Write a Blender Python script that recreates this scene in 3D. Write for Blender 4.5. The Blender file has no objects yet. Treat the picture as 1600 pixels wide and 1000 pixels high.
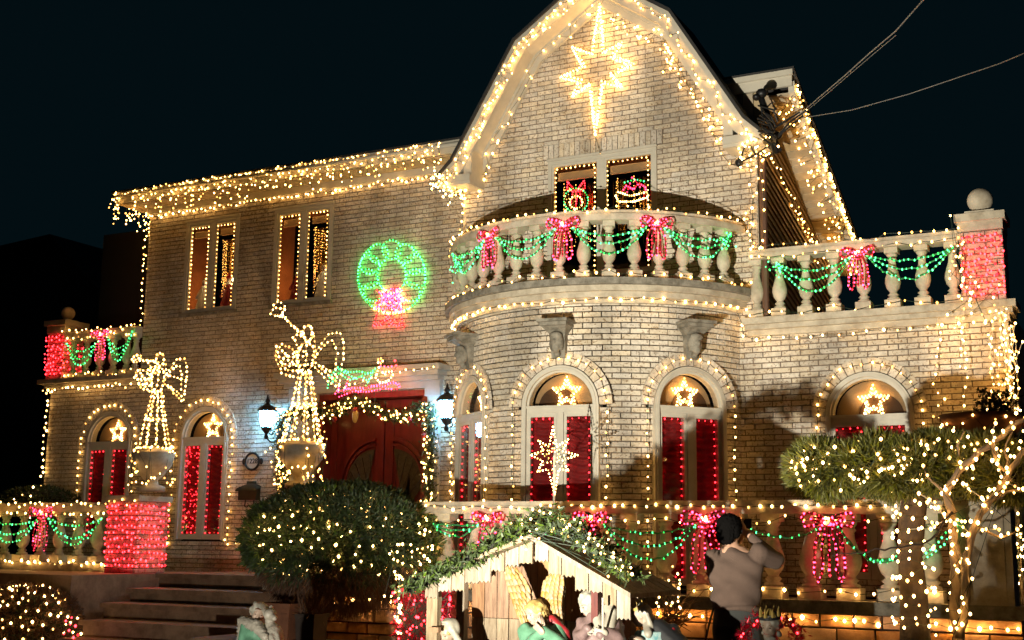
import bpy, bmesh, math, random
import numpy as np
from mathutils import Vector, Matrix
random.seed(7); rng = np.random.default_rng(7)
S = bpy.context.scene
# ---------------------------------------------------------------- camera
FPX = 1970.6
PITCH, ROLL, YAW = (math.radians(a) for a in (10.06, 0.69, -27.69))
CP = np.array([0, 0, 1.55])
_F = np.array([math.sin(YAW)*math.cos(PITCH), math.cos(YAW)*math.cos(PITCH), math.sin(PITCH)])
_R0 = np.array([math.cos(YAW), -math.sin(YAW), 0.0]); _U0 = np.cross(_R0, _F)
_R = math.cos(ROLL)*_R0 + math.sin(ROLL)*_U0; _U = -math.sin(ROLL)*_R0 + math.cos(ROLL)*_U0
cam_d = bpy.data.cameras.new('camera'); cam = bpy.data.objects.new('camera', cam_d); S.collection.objects.link(cam)
cam_d.sensor_width = 36; cam_d.lens = 36*FPX/1600; cam_d.clip_start = .05; cam_d.clip_end = 500
M = Matrix.Identity(4)
for i in range(3):
    M[i][0] = _R[i]; M[i][1] = _U[i]; M[i][2] = -_F[i]; M[i][3] = CP[i]
cam.matrix_world = M; S.camera = cam
# ---------------------------------------------------------------- night sky, exposure
W = bpy.data.worlds.new('World'); S.world = W; W.use_nodes = True
nt = W.node_tree; nt.nodes.clear()
wo = nt.nodes.new('ShaderNodeOutputWorld'); bg = nt.nodes.new('ShaderNodeBackground')
tc = nt.nodes.new('ShaderNodeTexCoord'); sx = nt.nodes.new('ShaderNodeSeparateXYZ'); cr = nt.nodes.new('ShaderNodeValToRGB')
sk = nt.nodes.new('ShaderNodeTexSky'); sk.sky_type = 'NISHITA'; sk.sun_disc = False
sk.sun_elevation = math.radians(-4); sk.sun_rotation = math.radians(200)
nz = nt.nodes.new('ShaderNodeTexNoise'); nz.inputs['Scale'].default_value = 3
ad = nt.nodes.new('ShaderNodeMath'); ad.operation = 'MULTIPLY_ADD'; ad.inputs[1].default_value = .25
nt.links.new(tc.outputs['Generated'], sx.inputs[0]); nt.links.new(tc.outputs['Generated'], nz.inputs['Vector'])
nt.links.new(nz.outputs['Fac'], ad.inputs[0]); nt.links.new(sx.outputs['X'], ad.inputs[2])
nt.links.new(ad.outputs[0], cr.inputs[0])
cr.color_ramp.elements[0].position = -.0; cr.color_ramp.elements[0].color = (.0019, .0026, .0050, 1)
cr.color_ramp.elements[1].position = 1; cr.color_ramp.elements[1].color = (.0020, .0022, .0055, 1)
mx = nt.nodes.new('ShaderNodeMixRGB'); mx.blend_type = 'ADD'; mx.inputs[0].default_value = .002
nt.links.new(cr.outputs[0], mx.inputs[1]); nt.links.new(sk.outputs[0], mx.inputs[2])
cr2 = cr.color_ramp
cr2.elements[0].color = (.0004, .0018, .0025, 1); cr2.elements[1].color = (.0005, .0012, .0032, 1)
nt.links.new(mx.outputs[0], bg.inputs[0]); nt.links.new(bg.outputs[0], wo.inputs[0]); bg.inputs[1].default_value = 1
S.view_settings.view_transform = 'Standard'; S.view_settings.look = 'None'; S.view_settings.gamma = 1
S.view_settings.exposure = 1.25; S.view_settings.use_curve_mapping = False
S.render.engine = 'CYCLES'
cy = S.cycles; cy.use_denoising = True; cy.max_bounces = 5; cy.diffuse_bounces = 2; cy.glossy_bounces = 2; cy.transparent_max_bounces = 12
cy.sample_clamp_indirect = 1.5; cy.use_light_tree = True; cy.caustics_reflective = False; cy.caustics_refractive = False
try: cy.denoising_input_passes = 'RGB_ALBEDO_NORMAL'; cy.denoising_prefilter = 'ACCURATE'
except Exception: pass
COL = S.collection
YB, YA, YF, YL = 14.76, 15.16, 12.02, 13.74
def ray(x, y): return _F + _R*(x-800)/FPX + _U*(500-y)/FPX
def H(x, y, ax, v):
    d = ray(x, y); return CP + d*(v-CP[ax])/d[ax]
def PA(x, y, o=0): return H(x, y, 1, YA-o)
def PB(x, y, o=0): return H(x, y, 1, YB-o)
def PD(x, y, dist):
    return CP + ray(x, y)*dist
# ---------------------------------------------------------------- materials
MATS = {}
def nodes(name):
    m = bpy.data.materials.new(name); m.use_nodes = True; MATS[name] = m
    return m, m.node_tree, m.node_tree.nodes['Principled BSDF']
def mat(name, col, rough=.7, var=0.0, island=0.0, scale=8, dark=None, bump=0.0, metal=0, bscale=40, spots=None, coat=0, stretch=None):
    m, t, b = nodes(name); N = t.nodes; L = t.links
    b.inputs['Roughness'].default_value = rough; b.inputs['Metallic'].default_value = metal
    b.inputs['Coat Weight'].default_value = coat
    tc = N.new('ShaderNodeTexCoord'); vec = tc.outputs['Object']
    if island:
        o2 = N.new('ShaderNodeObjectInfo'); vm = N.new('ShaderNodeVectorMath'); vm.operation = 'SCALE'; vm.inputs[0].default_value = (31, 17, 23); L.new(o2.outputs['Random'], vm.inputs['Scale'])
        va = N.new('ShaderNodeVectorMath'); L.new(vec, va.inputs[0]); L.new(vm.outputs[0], va.inputs[1]); vec = va.outputs[0]
    if stretch:
        mp = N.new('ShaderNodeMapping'); mp.inputs['Scale'].default_value = stretch; L.new(vec, mp.inputs[0]); vec = mp.outputs[0]
    c = None
    dk = dark or tuple(x*(1-var) for x in col)
    if var or dark:
        n = N.new('ShaderNodeTexNoise'); n.inputs['Scale'].default_value = scale; n.inputs['Detail'].default_value = 7; n.inputs['Roughness'].default_value = .68
        L.new(vec, n.inputs['Vector'])
        r = N.new('ShaderNodeValToRGB'); r.color_ramp.elements[0].position = .34; r.color_ramp.elements[1].position = .62
        r.color_ramp.elements[0].color = (*dk, 1); r.color_ramp.elements[1].color = (*col, 1)
        L.new(n.outputs['Fac'], r.inputs[0]); c = r.outputs[0]
    else:
        rgb = N.new('ShaderNodeRGB'); rgb.outputs[0].default_value = (*col, 1); c = rgb.outputs[0]
    if spots:
        n2 = N.new('ShaderNodeTexNoise'); n2.inputs['Scale'].default_value = spots[0]; n2.inputs['Detail'].default_value = 4; L.new(vec, n2.inputs['Vector'])
        r2 = N.new('ShaderNodeValToRGB'); r2.color_ramp.elements[0].position = spots[1]; r2.color_ramp.elements[1].position = spots[1]+.08
        r2.color_ramp.elements[0].color = (0, 0, 0, 1); r2.color_ramp.elements[1].color = (1, 1, 1, 1); L.new(n2.outputs['Fac'], r2.inputs[0])
        x = N.new('ShaderNodeMixRGB'); x.inputs[2].default_value = (*spots[2], 1); L.new(c, x.inputs[1]); L.new(r2.outputs[0], x.inputs[0]); c = x.outputs[0]
    if island:
        g = N.new('ShaderNodeNewGeometry'); oi = N.new('ShaderNodeObjectInfo')
        a = N.new('ShaderNodeMath'); a.operation = 'ADD'; f = N.new('ShaderNodeMath'); f.operation = 'FRACT'
        L.new(g.outputs['Random Per Island'], a.inputs[0]); L.new(oi.outputs['Random'], a.inputs[1]); L.new(a.outputs[0], f.inputs[0])
        mr = N.new('ShaderNodeMapRange'); mr.inputs[3].default_value = 1-island; mr.inputs[4].default_value = 1+island*.6
        L.new(f.outputs[0], mr.inputs[0])
        hs = N.new('ShaderNodeHueSaturation'); L.new(mr.outputs[0], hs.inputs['Value']); L.new(c, hs.inputs['Color'])
        f2 = N.new('ShaderNodeMath'); f2.operation = 'MULTIPLY'; f2.inputs[1].default_value = 7.31; L.new(f.outputs[0], f2.inputs[0])
        f3 = N.new('ShaderNodeMath'); f3.operation = 'FRACT'; L.new(f2.outputs[0], f3.inputs[0])
        m2 = N.new('ShaderNodeMapRange'); m2.inputs[3].default_value = .75; m2.inputs[4].default_value = 1.25; L.new(f3.outputs[0], m2.inputs[0]); L.new(m2.outputs[0], hs.inputs['Saturation'])
        c = hs.outputs[0]
    if name == 'pale_brick':
        tw = N.new('ShaderNodeNewGeometry'); mp = N.new('ShaderNodeMapping'); mp.inputs['Scale'].default_value = (1.6, 1.6, .55); n4 = N.new('ShaderNodeTexNoise'); n4.inputs['Scale'].default_value = 1.0; n4.inputs['Detail'].default_value = 6
        L.new(tw.outputs['Position'], mp.inputs[0]); L.new(mp.outputs[0], n4.inputs['Vector']); m4 = N.new('ShaderNodeMapRange'); m4.inputs[1].default_value = .35; m4.inputs[2].default_value = .62; m4.inputs[3].default_value = .56; m4.inputs[4].default_value = 1.06
        h4 = N.new('ShaderNodeHueSaturation'); L.new(n4.outputs['Fac'], m4.inputs[0]); L.new(m4.outputs[0], h4.inputs['Value']); L.new(c, h4.inputs['Color']); c = h4.outputs[0]
        b.inputs['Specular IOR Level'].default_value = .3
    if name == 'black_hair': b.inputs['Specular IOR Level'].default_value = .08
    L.new(c, b.inputs['Base Color'])
    if bump:
        n3 = N.new('ShaderNodeTexNoise'); n3.inputs['Scale'].default_value = bscale; n3.inputs['Detail'].default_value = 5; L.new(vec, n3.inputs['Vector'])
        bp = N.new('ShaderNodeBump'); bp.inputs['Strength'].default_value = bump; bp.inputs['Distance'].default_value = .01
        L.new(n3.outputs['Fac'], bp.inputs['Height']); L.new(bp.outputs[0], b.inputs['Normal'])
    return m
def emat(name, col, strength):
    m, t, b = nodes(name)
    b.inputs['Base Color'].default_value = (*[min(1, c) for c in col], 1)
    b.inputs['Emission Color'].default_value = (*col, 1); b.inputs['Emission Strength'].default_value = strength
    return m
def glass(name, tint=(.8, .8, .8), refl=.10):
    m = bpy.data.materials.new(name); m.use_nodes = True; t = m.node_tree; t.nodes.clear()
    o = t.nodes.new('ShaderNodeOutputMaterial'); a = t.nodes.new('ShaderNodeBsdfTransparent'); a.inputs[0].default_value = (*tint, 1)
    g = t.nodes.new('ShaderNodeBsdfGlossy'); g.inputs['Roughness'].default_value = .04
    x = t.nodes.new('ShaderNodeMixShader'); lw = t.nodes.new('ShaderNodeLayerWeight'); lw.inputs['Blend'].default_value = .5
    pw = t.nodes.new('ShaderNodeMath'); pw.operation = 'POWER'; pw.inputs[1].default_value = 4; t.links.new(lw.outputs['Facing'], pw.inputs[0])
    mr = t.nodes.new('ShaderNodeMapRange'); mr.inputs[3].default_value = refl*.4; mr.inputs[4].default_value = .8; t.links.new(pw.outputs[0], mr.inputs[0])
    t.links.new(mr.outputs[0], x.inputs[0]); t.links.new(a.outputs[0], x.inputs[1]); t.links.new(g.outputs[0], x.inputs[2]); t.links.new(x.outputs[0], o.inputs[0])
    return m
m_brick = mat('pale_brick', (.68, .60, .48), .85, dark=(.50, .42, .325), island=.15, scale=17, bump=.45, bscale=60, spots=(38, .565, (.30, .22, .15)))
m_mortar = mat('brown_mortar', (.15, .11, .08), .95, var=.3)
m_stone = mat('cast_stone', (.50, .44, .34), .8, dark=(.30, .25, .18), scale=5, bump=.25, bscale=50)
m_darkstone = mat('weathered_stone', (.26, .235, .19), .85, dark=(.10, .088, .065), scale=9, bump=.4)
m_white = mat('cream_paint', (.50, .46, .38), .5, var=.15, scale=6)
m_grey = mat('grey_paint', (.40, .39, .38), .5, var=.2, scale=5)
m_soffit = mat('soffit_boards', (.42, .33, .21), .7, var=.25, island=.12, scale=6)
m_roof = mat('dark_shingle', (.03, .028, .027), .9, var=.4, scale=20)
m_siding = mat('brown_siding', (.30, .20, .11), .7, var=.3, scale=7, island=.1)
m_redwall = mat('red_sandstone', (.60, .33, .165), .85, dark=(.38, .18, .085), scale=7, island=.22, bump=.5, bscale=30)
m_redmortar = mat('dark_joint', (.05, .03, .02), .95)
m_step = mat('brown_step_stone', (.33, .205, .125), .7, dark=(.16, .09, .05), scale=4, bump=.3)
m_ground = mat('asphalt_pavement', (.06, .058, .055), .9, var=.3, scale=12, bump=.3)
m_grass = mat('lawn_green', (.03, .05, .018), .9, var=.4, scale=10)
m_door = mat('dark_red_wood', (.18, .018, .015), .32, var=.45, scale=5, bump=.08, coat=.15, stretch=(3, 3, .6))
m_curtain = mat('red_curtain', (.33, .022, .022), .75, var=.3, scale=10)
m_shade = mat('tan_fanlight_shade', (.55, .36, .18), .8, var=.1)
m_dark = mat('dark_interior', (.015, .012, .01), .9)
m_room = mat('warm_room_wall', (.30, .13, .05), .8, var=.4, scale=3)
m_iron = mat('black_iron', (.02, .02, .022), .45, metal=.6)
m_bronze = mat('bronze_metal', (.05, .05, .035), .45, metal=.7, var=.3)
m_wire = mat('light_cord', (.02, .035, .02), .6)
m_gcord = mat('green_tinsel_cord', (.03, .22, .08), .5)
m_cable = mat('black_cable', (.012, .012, .012), .5)
m_frame = mat('white_wire', (.62, .56, .44), .5)
m_terra = mat('terracotta', (.22, .085, .04), .8, var=.4, scale=8)
m_darkterra = mat('dark_planter', (.045, .03, .022), .8, var=.4)
m_wood = mat('weathered_plank', (.38, .22, .125), .8, dark=(.17, .09, .05), island=.22, scale=5, bump=.5, bscale=18, stretch=(7, 7, .8))
m_wood2 = mat('pale_cut_shingle', (.40, .32, .23), .85, dark=(.20, .15, .10), island=.15, scale=5, bump=.6, bscale=22, stretch=(8, 8, .9))
m_woodred = mat('red_painted_plank', (.13, .022, .016), .7, var=.4, island=.15, stretch=(6, 6, .8))
m_leaf = mat('dark_evergreen', (.050, .078, .024), .6, var=.45, island=.45, scale=3)
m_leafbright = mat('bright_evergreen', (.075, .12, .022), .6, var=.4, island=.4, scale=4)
m_leafpine = mat('olive_pine', (.15, .15, .022), .6, var=.45, island=.45, scale=4)
m_twig = mat('brown_twig', (.17, .085, .045), .85, var=.4, island=.3)
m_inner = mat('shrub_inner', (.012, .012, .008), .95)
m_bark = mat('dark_bark', (.055, .036, .026), .9, var=.5, scale=14, bump=.8)
m_bark2 = mat('pale_bark', (.33, .235, .15), .8, var=.45, scale=9, bump=.7, stretch=(1, 1, .4))
m_tinsel = mat('red_tinsel', (.40, .006, .028), .3, var=.3, metal=.5)
m_snow = mat('cotton_snow', (.75, .72, .65), .9, bump=.6)
m_neigh = mat('neighbour_wall', (.012, .012, .012), .9, var=.3)
m_neighroof = mat('neighbour_roof', (.0035, .0035, .0035), .95)
m_gold = mat('gold_paint', (.50, .34, .08), .5, var=.3, scale=20)
m_skin = mat('painted_skin', (.44, .32, .24), .45, var=.08)
m_pskin = mat('skin', (.42, .24, .16), .5)
m_statue = mat('ivory_paint', (.42, .39, .32), .5, var=.12, scale=10, dark=(.27, .24, .19))
m_mint = mat('mint_paint', (.14, .33, .21), .5, dark=(.08, .20, .12), scale=9)
m_mauve = mat('mauve_paint', (.25, .165, .155), .55, dark=(.14, .09, .09), scale=9)
m_crim = mat('crimson_paint', (.30, .015, .02), .5, var=.3)
m_blackp = mat('black_paint', (.018, .018, .02), .5)
m_bluep = mat('teal_pattern_paint', (.12, .30, .33), .5, dark=(.45, .50, .45), scale=25)
m_blonde = mat('blonde_paint', (.50, .37, .13), .5, dark=(.28, .18, .05), scale=22, bump=.8, bscale=25)
m_greyhair = mat('grey_hair_paint', (.40, .38, .31), .5, dark=(.20, .19, .15), scale=22, bump=.8, bscale=25)
m_brownhair = mat('brown_hair_paint', (.22, .15, .09), .5, dark=(.08, .055, .03), scale=22, bump=.8)
m_wing = mat('gilded_feather', (.44, .29, .13), .5, dark=(.26, .15, .06), scale=18, island=.15)
m_shirt = mat('shaded_beige_sweater', (.105, .066, .050), .95, var=.2, scale=6, bump=.6, bscale=160)  # beige darkened: shade on the man's back is put into the colour
m_trouser = mat('dark_trousers', (.040, .042, .040), .9, var=.25, bump=.3, bscale=90)
m_hair = mat('black_hair', (.003, .0026, .0025), 1.0, bump=.5, bscale=120)
m_shoe = mat('dark_shoes', (.02, .018, .016), .5)
m_eye = mat('eye_paint', (.05, .035, .03), .3)
m_lip = mat('lip_paint', (.45, .20, .16), .4)
m_glass = glass('window_glass')
e_warm = emat('warm_bulb', (1, .52, .125), 9.5)
e_warm2 = emat('warm_bulb_bright', (1, .56, .16), 13)
e_warm3 = emat('warm_bulb_strong', (1, .54, .15), 30)
e_red = emat('red_bulb', (1, .018, .026), 8.5)
e_pink = emat('pink_bulb', (1, .028, .082), 7)
e_green = emat('green_bulb', (.045, .80, .165), 4.2)
e_green2 = emat('green_bulb_bright', (.03, .85, .10), 8)
e_white = emat('cool_lamp', (.22, .62, 1.0), 60)
e_amber = emat('amber_bead_glint', (1, .42, .07), 5)  # emission stands in for amber reflections on beads, no lamp
e_candle = emat('candle_flame', (1, .75, .4), 14)
DIM = {}
for m_, c_, s_ in ((e_warm, (1, .44, .085), 2.6), (e_warm2, (1, .48, .11), 4), (e_warm3, (1, .5, .12), 8), (e_green, (.03, .7, .09), 1.6), (e_green2, (.02, .8, .09), 3), (e_pink, (1, .02, .035), 2.2), (e_red, (1, .012, .02), 2.8)): DIM[m_.name] = emat(m_.name+'_dim', c_, s_)
# ---------------------------------------------------------------- mesh builder
ROOT = {}
_unit = None
class MB:
    def __init__(s): s.v = []; s.f = []; s.m = []; s.mi = 0
    def add(s, vs, fs):
        b = len(s.v); s.v.extend([tuple(map(float, p)) for p in vs]); s.f.extend([tuple(b+i for i in f) for f in fs]); s.m.extend([s.mi]*len(fs)); return s
    def hexa(s, p):   # p: 8 points, bottom 4 then top 4 ccw
        return s.add(p, [(3, 2, 1, 0), (4, 5, 6, 7), (0, 1, 5, 4), (1, 2, 6, 5), (2, 3, 7, 6), (3, 0, 4, 7)])
    def box(s, a, b):
        x0, y0, z0 = (min(a[i], b[i]) for i in range(3)); x1, y1, z1 = (max(a[i], b[i]) for i in range(3))
        return s.hexa([(x0, y0, z0), (x1, y0, z0), (x1, y1, z0), (x0, y1, z0), (x0, y0, z1), (x1, y0, z1), (x1, y1, z1), (x0, y1, z1)])
    def fbox(s, fn, u0, u1, v0, v1, d0, d1):   # box in wall space (u, v, outwards d)
        P = [fn(u0, v0, d1), fn(u1, v0, d1), fn(u1, v0, d0), fn(u0, v0, d0), fn(u0, v1, d1), fn(u1, v1, d1), fn(u1, v1, d0), fn(u0, v1, d0)]
        return s.hexa(P)
    def tube(s, pts, r, n=6, closed=False, cap=True):
        pts = [np.array(p, float) for p in pts]; k = len(pts)
        if k < 2: return s
        rs = r if hasattr(r, '__len__') else [r]*k
        vs = []; prev = None
        for i in range(k):
            t = (pts[(i+1) % k]-pts[i-1]) if closed else (pts[min(i+1, k-1)]-pts[max(i-1, 0)])
            t = t/(np.linalg.norm(t)+1e-9)
            if prev is None:
                a = np.array([0, 0, 1.]) if abs(t[2]) < .9 else np.array([1., 0, 0])
            else: a = prev
            a = a - t*(a@t); a /= np.linalg.norm(a)+1e-9; b = np.cross(t, a); prev = a
            for j in range(n):
                q = 2*math.pi*j/n; vs.append(pts[i]+(a*math.cos(q)+b*math.sin(q))*rs[i])
        fs = []
        for i in range(k if closed else k-1):
            for j in range(n):
                a0 = i*n+j; a1 = i*n+(j+1) % n; b0 = ((i+1) % k)*n+j; b1 = ((i+1) % k)*n+(j+1) % n
                fs.append((a0, a1, b1, b0))
        if cap and not closed: fs.append(tuple(range(n))[::-1]); fs.append(tuple(range((k-1)*n, k*n)))
        return s.add(vs, fs)
    def lathe(s, prof, c=(0, 0, 0), n=16, sx=1, sy=1, rot=0, square=False):
        vs = []; 
        for (r, z) in prof:
            for j in range(n):
                q = 2*math.pi*j/n+rot; k = 1
                vs.append((c[0]+r*k*math.cos(q)*sx, c[1]+r*k*math.sin(q)*sy, c[2]+z))
        fs = []
        for i in range(len(prof)-1):
            for j in range(n): fs.append((i*n+j, i*n+(j+1) % n, (i+1)*n+(j+1) % n, (i+1)*n+j))
        fs.append(tuple(range(n))[::-1]); fs.append(tuple(range((len(prof)-1)*n, len(prof)*n)))
        return s.add(vs, fs)
    def ell(s, c, r, rot=None, nu=14, nv=9):
        vs = [(0, 0, -1)]
        for i in range(1, nv):
            a = -math.pi/2+math.pi*i/nv
            for j in range(nu): q = 2*math.pi*j/nu; vs.append((math.cos(a)*math.cos(q), math.cos(a)*math.sin(q), math.sin(a)))
        vs.append((0, 0, 1)); V = np.array(vs)*np.array(r)
        if rot is not None: V = V@np.array(rot).T
        V = V+np.array(c); fs = []
        for j in range(nu): fs.append((0, 1+(j+1) % nu, 1+j))
        for i in range(nv-2):
            for j in range(nu): a = 1+i*nu+j; b = 1+i*nu+(j+1) % nu; fs.append((a, b, b+nu, a+nu))
        t = len(vs)-1; o = 1+(nv-2)*nu
        for j in range(nu): fs.append((o+j, o+(j+1) % nu, t))
        return s.add(V, fs)
    def cone(s, p0, p1, r0, r1, n=10):
        return s.tube([p0, p1], [r0, r1], n)
    def caps(s, p0, p1, r0, r1, n=12):   # tapered capsule, closed
        p0 = np.array(p0, float); p1 = np.array(p1, float)
        s.tube([p0, p1], [r0, r1], n); s.ell(p0, (r0, r0, r0), nu=n, nv=8); return s.ell(p1, (r1, r1, r1), nu=n, nv=8)
    def build(s, name, mats, parent=None, smooth=False, kind=None, label=None):
        me = bpy.data.meshes.new(name)
        V = np.array(s.v, float).reshape(-1, 3)
        if parent is not None: off = np.array(ROOT[parent.name])
        else:
            lo = V.min(0); hi = V.max(0); off = np.array([(lo[0]+hi[0])/2, (lo[1]+hi[1])/2, lo[2]])
        me.from_pydata((V-off).tolist(), [], s.f)
        if not isinstance(mats, (list, tuple)): mats = [mats, DIM[mats.name]] if mats.name in DIM else [mats]
        for m in mats: me.materials.append(m)
        if len(mats) > 1: me.polygons.foreach_set('material_index', s.m)
        if smooth: me.polygons.foreach_set('use_smooth', [True]*len(me.polygons))
        me.update(); o = bpy.data.objects.new(name, me); COL.objects.link(o)
        if parent is not None: o.parent = parent; ROOT[o.name] = tuple(off)
        else: o.location = off; ROOT[o.name] = tuple(off)
        if kind: o['kind'] = kind
        if label: o['label'] = label
        return o
def thing(name, label, cat, loc, group=None):
    o = bpy.data.objects.new(name, None); COL.objects.link(o); o.location = loc; o.empty_display_size = .1
    ROOT[o.name] = tuple(map(float, loc)); return tag(o, label, cat, group)
def tag(o, label, cat, group=None):
    o['label'] = label; o['category'] = cat
    if group: o['group'] = group
    return o
def struct(o, k='structure'):
    o['kind'] = k; return o
def share(src_mesh, name, parent, loc, rot=None):
    o = bpy.data.objects.new(name, src_mesh); COL.objects.link(o); o.parent = parent
    o.location = np.array(loc)-np.array(ROOT[parent.name])
    if rot is not None: o.rotation_euler = rot
    ROOT[o.name] = ROOT[parent.name]; return o
def remesh(mb, name, mats, parent=None, voxel=.012, smooth=4, disp=None):
    me = bpy.data.meshes.new('t'); me.from_pydata(mb.v, [], mb.f); o = bpy.data.objects.new('t', me); COL.objects.link(o)
    r = o.modifiers.new('r', 'REMESH'); r.mode = 'VOXEL'; r.voxel_size = voxel
    q = o.modifiers.new('s', 'SMOOTH'); q.factor = .5; q.iterations = smooth
    dg = bpy.context.evaluated_depsgraph_get(); ev = o.evaluated_get(dg); m2 = bpy.data.meshes.new_from_object(ev)
    V = np.zeros(len(m2.vertices)*3); m2.vertices.foreach_get('co', V); V = V.reshape(-1, 3)
    if disp is not None:
        Nn = np.zeros(len(m2.vertices)*3); m2.vertices.foreach_get('normal', Nn); V = V+disp(V, Nn.reshape(-1, 3))
    bpy.data.objects.remove(o); bpy.data.meshes.remove(me)
    off = np.array(ROOT[parent.name]) if parent is not None else np.array([(V[:, 0].min()+V[:, 0].max())/2, (V[:, 1].min()+V[:, 1].max())/2, V[:, 2].min()])
    m2.vertices.foreach_set('co', (V-off).ravel()); m2.name = name
    for m in (mats if isinstance(mats, (list, tuple)) else [mats]): m2.materials.append(m)
    m2.polygons.foreach_set('use_smooth', [True]*len(m2.polygons)); m2.update()
    ob = bpy.data.objects.new(name, m2); COL.objects.link(ob)
    if parent is not None: ob.parent = parent
    else: ob.location = off
    ROOT[ob.name] = tuple(off)
    return ob
# ---------------------------------------------------------------- fairy lights
_bv = np.array([(0, 0, -1.5)]+[(math.cos(a), math.sin(a), z) for z in (-.5, .45) for a in [k*math.pi/2.5 for k in range(5)]]+[(0, 0, 1.25)])
_bf = [(0, 1+(j+1) % 5, 1+j) for j in range(5)]+[(1+j, 1+(j+1) % 5, 6+(j+1) % 5, 6+j) for j in range(5)]+[(6+j, 6+(j+1) % 5, 11) for j in range(5)]
NB = [0]
def bulbs(mb, pts, r=.0135):
    for p in pts:
        NB[0] += 1
        k = r*.86*random.uniform(.70, 1.22); mb.mi = 1 if random.random() < .24 else 0; mb.add(_bv*k+np.array(p), _bf)
def resample(pts, step):
    P = [np.array(p, float) for p in pts]; d = [0]
    for a, b in zip(P, P[1:]): d.append(d[-1]+np.linalg.norm(b-a))
    n = max(1, int(round(d[-1]/step))); out = []
    for i in range(n+1):
        t = d[-1]*i/n; k = min(len(P)-2, max(0, int(np.searchsorted(d, t))-1))
        w = (t-d[k])/max(1e-9, d[k+1]-d[k]); out.append(P[k]*(1-w)+P[k+1]*w)
    return out
def jit(pts, s): return [p+rng.normal(0, s, 3) for p in pts]
LG = {}
def lights(paths, label, em=None, step=.13, jitter=.012, r=.0135, name='string_lights', cat='string lights', group=None, wire=.0035, wmat=None, frame=None, out=None):
    """one string of lights: a cord and its bulbs; paths is a list of polylines in metres"""
    em = em or e_warm
    if not hasattr(paths[0][0], '__len__'): paths = [paths]
    w = MB(); b = MB()
    for p in paths:
        q = jit(resample(p, step), jitter)
        w.tube(resample(p, max(step, .05)) if frame else q, wire, 4, cap=False)
        bulbs(b, q if len(p) < 3 or np.linalg.norm(np.array(p[0])-np.array(p[-1])) > 1e-3 else q[:-1], r)
    A = np.array(b.v); lo = A.min(0); hi = A.max(0)
    t = thing(name, label, cat, ((lo[0]+hi[0])/2, (lo[1]+hi[1])/2, lo[2]), group)
    w.build('cord' if not frame else 'frame', wmat or m_wire, t); b.build('bulb', em, t, kind='stuff')
    return t
def cluster(pts, label, em=e_warm, r=.0135, name='string_lights', cat='string lights', group=None, wire=.003):
    b = MB(); bulbs(b, pts, r); w = MB(); w.tube(pts, wire, 3, cap=False); A = np.array(b.v); t = thing(name, label, cat, ((A[:, 0].min()+A[:, 0].max())/2, (A[:, 1].min()+A[:, 1].max())/2, A[:, 2].min()), group)
    w.build('cord', m_wire, t); b.build('bulb', em, t, kind='stuff'); return t
def curtain_drops(pts, step, lo, hi, off=.0):
    """icicle drops hanging from a line"""
    out = []
    for p in resample(pts, step):
        L = random.uniform(lo, hi); x = rng.normal(0, .02, 2)
        out.append([p, p+np.array([x[0], x[1]*.5, -L*.5]), p+np.array([x[0]*1.5, x[1], -L])])
    return out
# ================================================================ SETTING
g = MB(); g.box((-60, -20, -.3), (60, 80, 0)); struct(g.build('ground', m_ground))
g = MB(); g.box((-16.8, YF+.1, .0), (-12.75, 15.0, 1.08)); struct(g.build('side_patio', m_step))
g = MB(); g.box((-9.0, YF+.1, .0), (-1.35, 14.9, .98)); struct(g.build('patio', m_step))
# steps
st = [(1.10, 13.27, 245), (.915, 12.70, 200), (.745, 12.22, 158), (.56, 11.68, 125), (.38, 11.2, 95), (.19, 10.75, 70)]
for i, (z, y, px) in enumerate(st):
    x0 = H(px, 897+26*i, 1, y)[0]; b = MB()
    b.box((x0, y+.05, 0), (-8.9, 15.1 if i == 0 else st[i-1][1]+.06, z-.06)); b.box((x0-.03, y, z-.06), (-8.88, 15.1 if i == 0 else st[i-1][1]+.08, z))
    struct(b.build('step', m_step))
# ================================================================ HOUSE
house = thing('brick_house', 'pale brick two storey house with gambrel gable and rounded bay, covered in fairy lights', 'house', (-8, 16, 0))
BL, BH = .228, .0667
cand = []
def brick_wall(fn, z0, z1, spans, out, mort, keep=None, thick=.013):
    n = int(round((z1-z0)/BH))
    for k in range(n):
        za = z0+k*BH; zc = za+BH/2
        for (a, b) in spans(zc):
            if b-a < .02: continue
            mort.fbox(fn, a, b, za, za+BH, -.05, -.011) if False else mort.add([fn(a, za, -.011), fn(b, za, -.011), fn(b, za+BH, -.011), fn(a, za+BH, -.011)], [(0, 1, 2, 3)])
            ph = (k % 2)*BL/2 + (.004*((k*37) % 5)); j = math.floor((a-ph)/BL)
            while ph+j*BL < b:
                u0 = max(a, ph+j*BL); u1 = min(b, ph+(j+1)*BL); full = (u1-u0) > BL-.002; j += 1
                if u1-u0 < .03: continue
                d = random.uniform(-.002, .003); q = .0042; z2 = za+BH; e = .004
                if full and keep and keep(u0, zc):
                    cand.append((fn, (u0+u1)/2, zc, d)); continue
                u0 += q; u1 -= q; zz0 = za+q+random.uniform(-.001, .001); zz1 = z2-q+random.uniform(-.001, .001)
                out.add([fn(u0, zz0, -thick), fn(u1, zz0, -thick), fn(u1, zz1, -thick), fn(u0, zz1, -thick),
                         fn(u0+e, zz0+e, d), fn(u1-e, zz0+e, d), fn(u1-e, zz1-e, d), fn(u0+e, zz1-e, d)],
                        [(4, 5, 6, 7), (0, 1, 5, 4), (1, 2, 6, 5), (2, 3, 7, 6), (3, 0, 4, 7)])
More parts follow.
